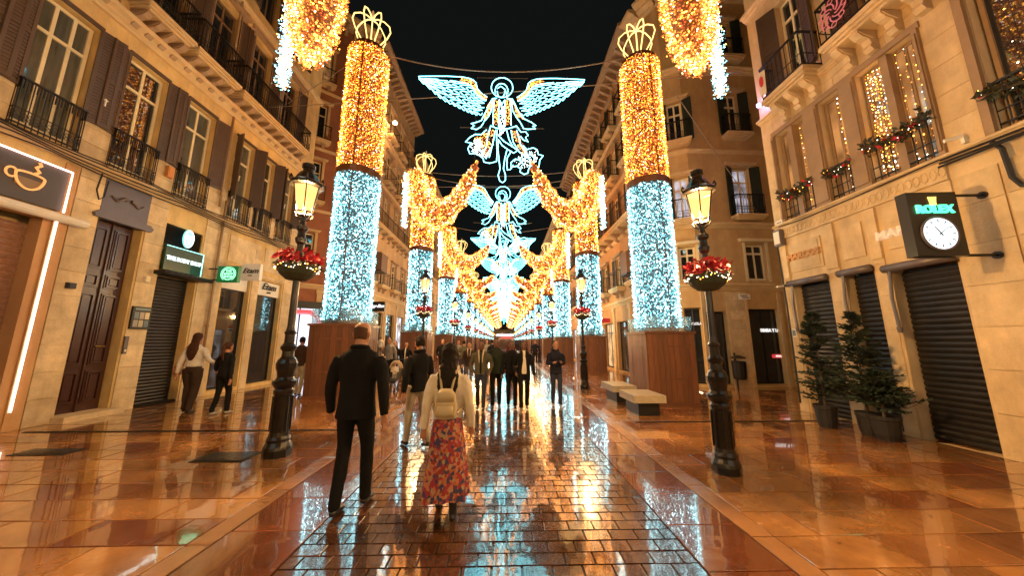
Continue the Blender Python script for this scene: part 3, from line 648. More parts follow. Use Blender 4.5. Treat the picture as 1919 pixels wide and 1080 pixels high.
for a, c in ((6.72, 7.65), (5.88, 6.42), (4.74, 5.62)):
    b = MB(); b.box(-c+.06, -a-.06, -.03, 0, 3.32, 4.02); b.box(-c+.12, -a-.12, -.045, -.03, 3.38, 3.96) if a > 6 else None; b.build('fascia_panel', stoneR, B2)
for a, c in ((6.46, 6.7), (5.66, 5.84), (4.58, 4.72), (7.64, 7.86)):
    b = MB(); b.box(-c, -a, -.06, 0, 3.2, 4.2); b.build('pier_cap', stoneR, B2)
# frieze of discs
b = MB(); b.box(-7.9, -4.6, -.05, 0, 4.22, 4.52); fr = b.build('frieze', stoneR, B2)
dm = MB(); dm.tube([(.045*math.cos(a), 0, .085*math.sin(a)) for a in np.linspace(0, 2*PI, 12, endpoint=False)], .012, 5, closed=True); dmm = dm.mesh('oval', stoneR)
for k in range(30): put('oval', dmm, fr, (-7.84+k*.11, -.055, 4.37))
cornice(B2, -7.9, 3, 4.52, stoneR, .35, 'string_course', .1)
cornice(B2, -7.9, 3, 7.55, stoneR, .45, 'string_course', .14)
cornice(B2, -7.9, 3, 10.9, stoneR, .7, 'string_course', .2)
wd = M('carved_brown_frame', (.27, .17, .09), .5, var=.2, bump=.1)
b = MB(); b.box(-7.6, -4.52, -.05, 0, 7.0, 7.12)
for a, c in ((7.52, 7.6), (6.36, 6.68), (5.58, 5.86), (4.54, 4.62)): b.box(-c, -a, -.07, 0, 4.62, 7.0); b.box(-c+.02, -a-.02, -.1, -.07, 4.7, 6.9)
b.build('window_surround', wd, B2)
def mull(y, z1): b = MB(); b.box(-y-.06, -y+.06, -.01, .16, 4.66, z1); b.build('mullion', wd, B2)
for (a, c, n, z1) in ((6.68, 7.52, 2, 6.98), (5.86, 6.36, 1, 6.98), (4.62, 5.58, 2, 6.98), (3.1, 4.0, 1, 7.38), (1.6, 2.5, 1, 7.38)):
    ws = (c-a)/n
    for k in range(n): window(B2, -c+k*ws+.03, -c+(k+1)*ws-.03, 4.68, z1, y=.12, cols=2, transom=.0, fm=wd, t=.05, pm=litglass if (a > 4.5) else glassM)
    if n == 2: mull((a+c)/2, z1)
    put('railing', railing_mesh(c-a, .02, .72, .1, False), B2, (-c, .03, 4.68))
b = MB()
for k in range(3): b.box(-4.06-.0-k*.0, -4.0, 0, 0, 0, 0) if False else None
b.box(-4.12+.0, -4.02, -.06, .0, 4.62, 7.5); b.box(-4.08, -4.0, -.1, -.06, 4.62, 7.5); b.box(-3.08, -2.9, -.08, 0, 4.62, 7.5); b.build('window_surround', wd, B2)
for a, c, z1, nm in ((6.75, 7.62, 3.0, 0), (5.88, 6.42, 3.0, 1), (4.74, 5.62, 2.92, 2)):
    o = roller(B2, -c+.03, -a-.03, .02, z1-.02, rollM, .14, pitch_=.095)
    b = MB(); b.tube([(-c-.03, -.1, z1+.05), (-a+.03, -.1, z1+.05)], .075, 10); b.build('awning_roll', greymetal, B2, smooth=True)
    b = MB(); b.tube([(-c+.08, -.12, z1), (-c+.05, -.14, z1-.5), (-c+.06, -.12, z1-1.05)], .025, 6); b.lathe([(.03, z1-1.12), (.04, z1-1.02)], 8, c=(-c+.06, -.12)); b.build('awning_arm', greymetal, B2)
for a, c, z0, z1 in ((6.4, 7.0, 7.98, 10.4), (4.5, 5.3, 7.98, 10.4), (2.6, 3.4, 7.98, 10.4), (6.4, 7.0, 11.4, 13.4)):
    window(B2, -c+.02, -a-.02, z0, z1-.02, y=.12, cols=2, transom=.76); shutter(B2, -c, z0+.03, z1, .42, -1, .5, handle=False); shutter(B2, -a, z0+.03, z1, .36, 1, .35, handle=False)
balcony(B2, -7.25, -6.08, 7.62, D=.5, H=.92, nb=3, slabm=stoneR, brm=stoneR, brh=.48, orn=False, step=.12)
balcony(B2, -5.72, -4.2, 7.62, D=.5, H=.92, nb=4, slabm=stoneR, brm=stoneR, brh=.48, orn=False, step=.12)
balcony(B2, -3.7, -2.2, 7.62, D=.5, H=.92, nb=4, slabm=stoneR, brm=stoneR, brh=.48, orn=False, step=.12)
# cables and conduit
b = MB()
for k in range(3): b.tube([(x, -.1-.03*k, 4.5+.1*math.sin(x*.9+k)*(.5)-.02*k) for x in np.linspace(-4.6, -2.5, 20)], .018, 5)
b.tube([(-4.05, -.1, 4.5), (-3.98, -.1, 4.35), (-3.96, -.1, 3.9), (-3.9, -.1, 3.75), (-3.8, -.1, 3.72)], .03, 6)
b.tube([(-7.84, -.08, 4.1), (-7.8, -.08, 2.5), (-7.82, -.07, 0.2)], .02, 6); b.tube([(-7.7, -.1, 4.55), (-7.0, -.1, 4.5), (-6, -.1, 4.52), (-4.6, -.12, 4.55)], .012, 5)
b.build('cable_bundle', cable, B2)
b = MB(); b.tube([(-3.3, -.2, 0), (-3.3, -.2, 4.4)], .06, 8); b.build('drain_pipe', whitepaint, B2)
t = on('R', 'security_camera', 'small white security camera on the right facade above the pier', 'camera', 4.32, 4.66, .02); bx('mount', t, whitepaint, -.02, .02, -.08, 0, 0, .12); b = MB(); b.tube([(0, -.06, .12), (-.1, -.22, .1)], .03, 8); b.build('body', whitepaint, t)
t = on('R', 'security_camera', 'small camera on the corner pier above the gold letters', 'camera', 7.78, 3.0, .02); bx('mount', t, greymetal, -.02, .02, -.1, 0, 0, .06); b = MB(); b.tube([(0, -.1, .03), (.02, -.28, 0)], .022, 8); b.build('body', whitepaint, t)
wallbox('junction_box', 'grey electrical box at the corner of the right stone building', 'box', 'R', 7.72, 4.05, .2, .42, .14, greymetal, lambda t: bx('lid', t, whitepaint, -.08, .08, -.155, -.14, .05, .37))
wallbox('street_sign', 'small white street name plate on the corner of the right building', 'sign', 'R', 7.72, 4.58, .24, .16, .02, whitepaint, lambda t: (bx('lettering_line', t, ironM, -.08, .06, -.024, -.02, .09, .11), bx('lettering_line', t, ironM, -.05, .08, -.024, -.02, .04, .06)))
wallbox('intercom', 'small blue intercom plate low on the right corner pier', 'intercom', 'R', 7.74, 1.75, .1, .2, .02, whitepaint, lambda t: bx('plate', t, MATS['board_blue'], -.035, .035, -.028, -.02, .03, .17))
# gold letters
goldl = M('gold_letters', (.35, .13, .03), .3, metal=.4, emis=(1, .45, .1), es=.12)
t = on('R', 'shop_sign', 'gold letters reading MARCOS on the far fascia panel', 'sign', 7.2, 3.68, .06); text('lettering', 'MARCOS', .2, goldl, t, (0, 0, 0), ext=.03, bold=.01)
t = on('R', 'shop_sign', 'pale gold letters reading MARCOS partly hidden behind the clock sign', 'sign', 5.22, 3.6, .06); text('lettering', 'MARCOS', .23, M('pale_gold_letters', (.7, .5, .3), .3, metal=.3, emis=(1, .75, .5), es=.3), t, (0, 0, 0), ext=.04, bold=.004)
# clock sign
S_ = 6.15/7.15; cyk, czk = 4.3, 2.86
t = thing('clock_sign', 'black projecting sign reading ROLEX over a lit round clock', 'clock', (6.3, 4.36, 2.86), rad(-4))
W, H = .70, .97
b = MB(); b.box(-W/2, W/2, -.07, .07, 0, H); b.build('case', M('black_gloss', (.012, .014, .016), .3), t)
text('lettering', 'ROLEX', .165, led('green_letters', (.05, 1, .42), 2.2), t, (0, -.08, H*.72), bold=.006)
gc = led('crown_gold', (1, .62, .12), 1.8); b = MB()
for k in range(5):
    a = (k-2)*.3; b.prism([(-.02+.02*(k-2)*.5, H*.815), (.02+.02*(k-2)*.5, H*.815), (math.sin(a)*.09+.004, H*.815+.09), (math.sin(a)*.09-.004, H*.815+.09)], 'y', -.082, -.072)
    b.lathe([(.001, H*.815+.085), (.011, H*.815+.095), (.001, H*.815+.107)], 6, c=(math.sin(a)*.09, -.078))
b.prism([(-.045, H*.79), (.045, H*.79), (.04, H*.822), (-.04, H*.822)], 'y', -.084, -.072); b.build('crown_emblem', gc, t)
cz = H*.34; r = .235
b = MB(); b.prism([(r*math.cos(a), cz+r*math.sin(a)) for a in np.linspace(0, 2*PI, 36, endpoint=False)], 'y', -.085, -.071); fc = b.build('clock_face', led('clock_white', (.85, .97, 1), 1.5), t)
b = MB(); b.tube([((r+.012)*math.cos(a), -.08, cz+(r+.012)*math.sin(a)) for a in np.linspace(0, 2*PI, 36, endpoint=False)], .016, 6, closed=True); b.build('rim', greymetal, t)
b = MB()
for k in range(12):
    a = k*PI/6; p0 = (math.sin(a)*r*.72, math.cos(a)*r*.72); p1 = (math.sin(a)*r*.9, math.cos(a)*r*.9); nx, nz = math.cos(a)*.006, -math.sin(a)*.006
    b.prism([(p0[0]-nx, cz+p0[1]-nz), (p0[0]+nx, cz+p0[1]+nz), (p1[0]+nx, cz+p1[1]+nz), (p1[0]-nx, cz+p1[1]-nz)], 'y', -.09, -.0855)
b.build('hour_marks', ironM, fc)
for L_, a, nm, wd_ in ((.19, rad(52), 'minute_hand', .006), (.13, rad(-33), 'hour_hand', .009)):
    b = MB(); dx, dz = math.sin(a), math.cos(a); b.prism([(-dx*.04-dz*wd_, cz-dz*.04+dx*wd_), (-dx*.04+dz*wd_, cz-dz*.04-dx*wd_), (dx*L_+dz*wd_*.4, cz+dz*L_-dx*wd_*.4), (dx*L_-dz*wd_*.4, cz+dz*L_+dx*wd_*.4)], 'y', -.096, -.091); b.build(nm, ironM, fc)
b = MB()
for z in (.02, H-.03): b.tube([(W/2, 0, z), (.84, -.0, z)], .022, 8); b.tube([(.80, 0, z), (.85, 0, z)], .055, 10)
b.build('bracket_arm', ironM, t)

# ================================================================ FURTHER BUILDINGS
def gfacade(root, x0, x1, H, gh, levels, bay, m, fm=None, sh=None, ww=1.0, gl=None, balc=0, longb=(), shop=True, det=2, ornate=True, top=.9, brm=None):
    """levels: list of (z0 window, z1 window). balc: 0 none 1 all"""
    fm = fm or creamwood; n = max(1, round((x1-x0)/bay)); bw = (x1-x0)/n; holes = []; cells = []
    for i in range(n):
        cx = x0+bw*(i+.5)
        for li, (a, c) in enumerate(levels): h = (round(cx-ww/2, 3), round(cx+ww/2, 3), a, c); holes.append(h); cells.append((i, li, h))
    shops = []
    if shop:
        for i in range(n):
            cx = x0+bw*(i+.5); h = (round(cx-bw*.36, 3), round(cx+bw*.36, 3), .1, gh-1.2); holes.append(h); shops.append(h)
    wall(root, 'wall', x0, x1, 0, H, holes, m, .22)
    for i, li, (a, c, e, g_) in cells:
        pm = glassM
        if R_.random() < .1: pm = litglass
        window(root, a+.02, c-.02, e+.02, g_-.02, y=.1, cols=2, transom=.72, fm=fm, pm=pm, t=.07)
        if sh and det > 1:
            shutter(root, a, e+.02, g_, round(ww*.42, 2), -1, .3, m=sh, handle=False); shutter(root, c, e+.02, g_, round(ww*.42, 2), 1, .3, m=sh, handle=False)
        if ornate and det > 0:
            k = ('hood', ww, brm.name if brm else '')
            if k not in WC:
                b = MB(); b.prism([(-.22, 0), (ww+.22, 0), (ww+.3, .12), (-.3, .12)], 'y', -.2, 0); b.box(-.16, -.03, -.06, 0, -2.0, 0); b.box(ww+.03, ww+.16, -.06, 0, -2.0, 0); WC[k] = b.mesh('window_hood', brm or corniceM)
            put('window_hood', WC[k], root, (a, 0, g_+.08))
        if li in longb or (not balc): continue
        balcony(root, a-.3, c+.3, e-.16, D=.45, H=.9, nb=2 if det > 1 else 0, step=.14 if det > 1 else .22, orn=False, brh=.35)
    for li in longb: balcony(root, x0+.6, x1-.6, levels[li][0]-.16, D=.6, H=.95, nb=2*n if det > 1 else 0, step=.14 if det > 1 else .25, orn=False, brh=.5)
    curt = None
    sf = M('shop_glow_glass', (.25, .2, .16), .1, emis=(1, .62, .3), es=.5, sample='NONE')
    sf2 = M('shop_cool_glass', (.25, .25, .26), .1, emis=(.8, .85, 1), es=.6, sample='NONE')
    for h in shops:
        window(root, h[0]+.02, h[1]-.02, .12, h[3], y=.16, cols=2, transom=.78, fm=ironM, pm=R_.choice([sf, glassM, glassM, sf2, glassM]), t=.06, name='shop_window')
    if det > 0:
        for i in range(n+1):
            x = x0+bw*i; x = min(max(x, x0+.14), x1-.14); b = MB(); b.box(x-.13, x+.13, -.07, 0, 0, gh-.4); b.box(x-.17, x+.17, -.11, 0, gh-.62, gh-.4); b.box(x-.17, x+.17, -.11, 0, 0, .35); b.build('pilaster', corniceM, root)
    cornice(root, x0, x1, gh-.38, corniceM, .9, 'string_course', .22)
    for li in range(1, len(levels)): cornice(root, x0, x1, levels[li][0]-.6, corniceM, .5, 'string_course', .14)
    cornice(root, x0-.1, x1+.1, H-.5, brm or corniceM, 1.8, 'cornice', top)
    if det > 0:
        k = ('corb', top); 
        if k not in WC: b = MB(); b.prism([(0, 0), (-top*.8, 0), (-top*.75, -.12), (-top*.3, -.3), (0, -.4)], 'x', -.09, .09); WC[k] = b.mesh('corbel', brm or corniceM)
        for i in range(int((x1-x0)/.55)): put('corbel', WC[k], root, (x0+.3+i*.55, 0, H-.5))
def body(root, x0, x1, H, m, depth=8):
    b = MB(); b.box(x0, x1, 1.1, depth, 0, H); b.build('rear_wall', m, root)
    b = MB(); b.prism([(.2, H), (depth, H), (depth/2, H+1.6)], 'x', x0, x1); b.build('roof', roofM, root)
lv2 = [(5.6, 7.7), (9.6, 12.1), (13.4, 15.8), (17.2, 19.6)]
L2 = thing('building', 'tall red brown corner building with carved eaves behind the left bulb column', 'building', (-8.9, 0, 0), PI/2)
gfacade(L2, 19.3, 29.0, 22.2, 4.9, lv2, 2.4, tanM, sh=None, balc=1, longb=(1,), det=2, top=.9, brm=bracketM)
body(L2, 19.5, 29.0, 22.2, brownM)
# chamfered corner and side street face of that building (seen face on)
def face_child(parent_world, name, label, x, y, rz, W, H, gh, levels, bay, m, **k):
    r = thing(name, label, 'building', (x, y, 0), rz); gfacade(r, 0, W, H, gh, levels, bay, m, **k); body(r, 0, W, H, m, 3); return r
a_ = math.atan2(2.4, 3.0)
L2c = face_child(None, 'building', 'red brown chamfered corner wing with cream framed balcony windows behind the left lamp', -11.9, 16.9, a_, 3.84, 22.2, 4.9, lv2, 1.9, brownM, sh=None, balc=1, det=2, ww=.85, shop=False, brm=corniceM)
L2s = face_child(None, 'building', 'side street wing of the red brown building beyond the shutters', -19.9, 16.95, 0, 8.0, 22.2, 4.9, lv2, 2.0, brownM, sh=None, balc=1, det=1, ww=.9, shop=False, brm=corniceM)
# red and white lit shop front on that corner
t = thing('lit_shop_front', 'bright white shop display with a red arch under the red brown corner', 'shop front', (-11.75, 16.75, .1), a_)
b = MB(); b.box(0, 3.3, .02, .1, 0, 3.7); b.build('frame', ironM, t)
for k, (x0, x1) in enumerate(((.1, 1.0), (1.08, 1.9), (2.35, 2.75))):
    bx('display', t, led('display_glow%d' % k, [(.85, .8, 1), (.8, .82, 1), (.45, .8, 1)][k], .95), x0, x1, -.05, .0, .1, 3.3)
b = MB(); b.tube([(.05, -.1, 1.6), (.12, -.1, 2.75), (.5, -.1, 3.1), (1.5, -.1, 3.1), (1.95, -.1, 2.75), (2.02, -.1, 1.6)], .13, 8); b.build('red_arch', led('arch_red', (1, .02, .06), 1.1), t)
b = MB()
for p in ((.5, .5), (1.4, 1.2), (.6, 1.8), (1.5, .4)): b.box(p[0]-.25, p[0]+.2, -.09, -.05, p[1], p[1]+.1); b.box(p[0]-.05, p[0]+.0, -.09, -.05, p[1]-.3, p[1]+.1)
b.build('shelf', ironM, t)
lampo = bpy.data.lights.new('shop_glow', 'AREA'); lampo.energy = 35; lampo.size = 2.0; lampo.color = (.8, .8, 1); lo = bpy.data.objects.new('shop_glow', lampo); COL.objects.link(lo); lo.parent = t; lo.location = (1.2, -.3, 1.8); lo.rotation_euler = (PI/2, 0, 0)

def street_b(side, label, Y0, Y1, X, H, gh, lv, bay, m, **k):
    r = thing('building', label, 'building', (X, 0, 0), PI/2 if side == 'L' else -PI/2)
    a, c = (Y0, Y1) if side == 'L' else (-Y1, -Y0)
    gfacade(r, a, c, H, gh, lv, bay, m, **k); body(r, a, c, H, m); return r
def sc_l(lv, s): return [(round(a*s, 2), round(c*s, 2)) for a, c in lv]
street_b('L', 'tan building next along on the left with dark iron balconies', 29.1, 46, -8.7, 19.5, 4.7, sc_l(lv2, .93), 2.6, tanM, balc=1, longb=(1,), det=1, ww=1.1)
street_b('L', 'rose coloured building far along the left side', 46.1, 66, -8.5, 18, 4.7, sc_l(lv2, .88), 3, roseM, balc=1, det=0, ww=1.2)
street_b('L', 'ochre building farthest along the left side', 66.1, 150, -8.4, 17, 4.7, sc_l(lv2, .83), 4, plasterL, det=0, ww=1.6, ornate=False)
lvR = sc_l(lv2, .8)
R2 = street_b('R', 'orange brown building with hooded windows behind the right bulb column', 13.4, 30, 6.3, 17.2, 3.9, lvR, 2.3, orangeM, sh=greenshut, balc=1, longb=(1,), det=2, ww=.85, top=.75, brm=bracketM)
street_b('R', 'tan building next along on the right with iron balconies', 30.1, 46, 6.3, 15.8, 3.9, sc_l(lvR, .92), 2.5, tanM, balc=1, det=1, ww=1.0, top=.7)
street_b('R', 'rose plaster building far along the right side', 46.1, 66, 6.2, 15, 3.9, sc_l(lvR, .88), 3, roseM, balc=1, det=0, ww=1.2, top=.7)
street_b('R', 'ochre building farthest along the right side', 66.1, 150, 6.2, 14, 3.9, sc_l(lvR, .8), 4, plasterL, det=0, ww=1.6, ornate=False, top=.7)
# rounded corner building with the side street behind the right lamp
R3 = thing('building', 'brown corner building with green shutters and a clothes shop behind the right lamp', 'building', (6.3, 13.4, 0), 0)
def seg(parent, p, q, H, holes, m, name='wall', bands=()):
    """wall segment from p to q (local xy), returns its Empty-free object with local x along the segment"""
    d = Vector((q[0]-p[0], q[1]-p[1], 0)); W = d.length; ang = math.atan2(d.y, d.x)
    o = wall(parent, name, 0, W, 0, H, holes, m, .22, .3); o.location = (p[0], p[1], 0); o.rotation_euler = (0, 0, ang)
    for z, s, out in bands: c = cornice(o, -.02, W+.02, z, corniceM, s, 'string_course', out)
    return o, W
pl = M('warm_corner_plaster', (.54, .36, .15), .85, var=.12, bump=.2, bscale=50, dirt=(.3, .18, .1))
bands = ((3.55, .9, .18), (6.0, .7, .25), (9.2, .5, .14), (12.9, .7, .3), (16.6, 1.6, .7))
def dress(o, holes, kinds):
    for (a, c, e, g_), kd in zip(holes, kinds):
        if kd == 'shop': window(o, a+.02, c-.02, e+.02, g_-.02, y=.14, cols=2 if c-a > .6 else 1, transom=0, fm=ironM, t=.04, name='window'); continue
        window(o, a+.02, c-.02, e+.02, g_-.02, y=.1, cols=2, transom=.72 if kd != 'low' else .75, pm={'office': officeglass, 'lit': litglass}.get(kd, glassM), t=.07)
        b = MB(); b.box(a-.1, a-.01, -.04, 0, e-.05, g_+.05); b.box(c+.01, c+.1, -.04, 0, e-.05, g_+.05); b.prism([(a-.22, g_+.06), (c+.22, g_+.06), (c+.28, g_+.18), (a-.28, g_+.18)], 'y', -.16, 0); b.build('window_surround', creamwood if kd == 'low' else corniceM, o)
        if kd in ('office', 'g', 'lit'):
            shutter(o, a, e+.02, g_, .36, -1, .35, m=greenshut, handle=False); shutter(o, c, e+.02, g_, .36, 1, .35, m=greenshut, handle=False)
            balcony(o, a-.22, c+.22, e-.16, D=.4, H=.8, nb=0, step=.12, orn=True)
# three arcs then the flat part
P = [(0, 0), (.12, -.75), (.5, -1.35), (1.1, -1.65)]
for i in range(2): seg(R3, P[i], P[i+1], 17.2, [], pl, bands=bands)
h = [(.02, .62, 6.5, 8.3), (.02, .62, 9.9, 11.9), (.02, .62, .1, 2.9)]
W3 = math.hypot(.6, .3)
h = [(.04, .64, 6.35, 8.2), (.04, .64, 9.7, 11.6), (.04, .64, 3.95, 5.3), (.04, .66, .1, 2.9)]
o, _ = seg(R3, P[2], P[3], 17.2, h, pl, bands=bands); dress(o, h, ['office', 'g', 'low', 'shop'])
h = [(.1, .9, .1, 2.75), (1.75, 2.95, .1, 2.85), (1.95, 2.75, 3.95, 5.4), (1.75, 2.5, 6.5, 8.6), (1.75, 2.4, 10.0, 12.0), (3.6, 4.4, 3.95, 5.4), (3.6, 4.4, 6.5, 8.6), (4.6, 5.4, 10, 12), (1.7, 2.5, 13.6, 15.6), (3.4, 4.8, .1, 2.85)]
o, _ = seg(R3, P[3], (9.5, -1.45), 17.2, h, pl, bands=bands); dress(o, h, ['shop', 'shop', 'low', 'office', 'g', 'low', 'office', 'g', 'g', 'shop']); CO = o
for x in (.02, .98, 1.68, 3.02): bxo = MB(); bxo.box(x-.06, x+.06, -.05, 0, 0, 3.5); bxo.build('pilaster', corniceM, o)
ashlar_ = [(1.05, 1.62)]
for a, c in ashlar_:
    z = 0
    while z < 3.4: bx('stone', o, stoneL, a, c, -.02, .01, z+.004, z+.34); z += .35
b = MB(); b.box(0, 8.4, 1.2, 8, 0, 17.2); bb_ = b.build('rear_wall', pl, o)
b = MB(); b.prism([(0, 17.2), (8, 17.2), (4, 18.6)], 'x', 0, 8.4); b.build('roof', roofM, o)
# clothes on display inside the shop window
b = MB()
rail = thing('clothes_rail', 'rail of clothes hanging behind the corner shop glass', 'clothes rail', (10.4-.0, 12.18, .0))
b.tube([(-.45, 0, 1.55), (.45, 0, 1.55)], .015, 6); b.tube([(-.45, 0, 0), (-.45, 0, 1.55)], .015, 6); b.tube([(.45, 0, 0), (.45, 0, 1.55)], .015, 6); b.build('rail', greymetal, rail)
for k in range(9):
    b = MB(); x = -.4+k*.1; b.loft([((x, 0, .5), .035, .17), ((x, 0, 1.1), .03, .15), ((x, 0, 1.42), .03, .18), ((x, 0, 1.5), .01, .05)], 8, ref=(0, 1, 0)); b.build('garment', M('garment%d' % (k % 4), [(.3, .25, .22), (.08, .08, .1), (.4, .35, .3), (.15, .08, .07)][k % 4], .8), rail)
lw = led('letters_white', (1, .95, .9), .8)
t = thing('shop_sign', 'white letters BIMBA Y LOLA on the glass beside the lamp post', 'sign', (7.13, 11.985, 2.3), -.4636); text('lettering', 'BIMBA Y LOLA', .13, lw, t, (-.05, 0, 0), sx=.8, bold=.004)
t = thing('shop_sign', 'white letters BIMBA Y LOLA inside the far right shop window', 'sign', (10.15, 11.955, 2.05), 0); text('lettering', 'BIMBA Y LOLA', .18, lw, t, (0, 0, 0), sx=.8, bold=.003)
t = thing('sale_sticker', 'red sale sticker reading REBAJAS low on the shop window', 'sign', (10.3, 11.95, 1.1), 0); bx('sticker', t, led('red_sticker', (1, .02, .05), .45), -.3, .25, 0, .01, -.07, .07); text('lettering', 'REBAJAS', .09, lw, t, (0, -.01, 0))
t = thing('street_sign', 'pale street name plate on the corner pier beside the lamp', 'sign', (9.0, 11.68, 3.3), 0); bx('plate', t, whitepaint, -.22, .22, -.02, 0, -.1, .1); bx('lettering_line', t, ironM, -.16, .1, -.024, -.02, .02, .05); bx('lettering_line', t, ironM, -.1, .16, -.024, -.02, -.05, -.02)
t = thing('street_sign', 'green pharmacy style plaque', 'sign', (0, 0, -50)) if False else None
# litter bin
t = thing('litter_bin', 'black litter bin on a post by the corner building', 'bin', (8.15, 11.2, 0))
b = MB(); b.tube([(0, .16, 0), (0, .16, 1.25)], .03, 6); b.build('post', ironM, t); b = MB(); b.lathe([(.17, .35), (.2, .4), (.22, .95), (.2, .97), (.18, .97)], 12); b.build('bucket', ironM, t); b = MB(); b.lathe([(.02, 1.12), (.23, 1.06), (.23, 1.1), (.05, 1.17)], 12); b.build('lid', ironM, t)
# projecting signs further along
t = thing('projecting_sign', 'black and white script sign on the red brown building', 'sign', (-8.25, 19.7, 3.45)); bx('box', t, M('black_sign', (.01, .01, .01), .3), 0, .95, -.06, .06, 0, .6)
text('lettering', 'Ray-Ban', .26, led('sign_white', (1, 1, 1), 1.2), t, (.48, -.075, .32), shear=.4, bold=.008); bx('arm', t, ironM, -.6, 0, -.02, .02, .3, .34)
t = thing('projecting_box', 'brown awning box projecting over the shop on the left', 'awning', (-8.6, 20.0, 6.0)); b = MB(); b.prism([(0, 0), (1.0, 0), (1.0, 1.1), (0, 1.3)], 'y', -.5, .5); b.build('case', M('brown_case', (.16, .09, .05), .6), t); bx('trim', t, ironM, -.02, 1.02, -.52, .52, -.05, 0)
t = thing('projecting_box', 'dark awning box projecting over the shop on the right', 'awning', (5.5, 14.3, 4.7)); b = MB(); b.prism([(0, 0), (.8, 0), (.8, 1.0), (0, 1.0)], 'y', -.4, .4); b.build('case', MATS['brown_case'], t); bx('trim', t, ironM, -.02, .82, -.42, .42, -.06, 0)
t = thing('projecting_sign', 'small red sign over the shops far along the right', 'sign', (5.6, 19.0, 2.75)); bx('box', t, M('red_sign', (.4, .02, .03), .5, emis=(1, .03, .03), es=.15), 0, .7, -.05, .05, 0, .25); bx('arm', t, ironM, .7, .75, -.03, .03, 0, .25)
# facade floodlight
t = thing('floodlight', 'small bright floodlight high on the red brown building', 'floodlight', (-8.1, 21.5, 17.6)); b = MB(); b.tube([(-.8, 0, -.1), (0, 0, 0)], .03, 6); b.build('arm', ironM, t); b = MB(); b.lathe([(.001, -.1), (.15, -.1), (.16, 0), (.06, .12)], 10); b.build('head', led('flood_glow', (1, .6, .3), 14), t)
pl_ = bpy.data.lights.new('flood_lamp', 'POINT'); pl_.energy = 260; pl_.color = (1, .5, .2); pl_.shadow_soft_size = .15; lo = bpy.data.objects.new('flood_lamp', pl_); COL.objects.link(lo); lo.parent = t; lo.location = (.1, 0, -.3)
# building closing the street
END = thing('building', 'low pale building closing the far end of the street', 'building', (-12, 150, 0), 0)
gfacade(END, 0, 26, 7, 4, [(4.4, 6)], 4, plasterL, det=0, ww=1.6, ornate=False); body(END, 0, 26, 7, plasterL)
t = thing('kiosk', 'far kiosk with a red awning and white lights at the street end', 'kiosk', (0.3, 88, 0)); bx('counter', t, woodbox, -1.8, 1.8, -1, 1, 0, 2.2); bx('lit_panel', t, led('kiosk_white', (1, .95, 1), 2.5), -2.4, 2.2, -1.1, -1.0, 3.0, 3.5)
b = MB(); b.prism([(-1.8, 2.3), (-.9, 2.9), (0, 3.0), (1.6, 2.9), (2.4, 2.3)], 'y', -1.8, 0); b.build('awning', led('awning_red', (1, .03, .02), .6), t)

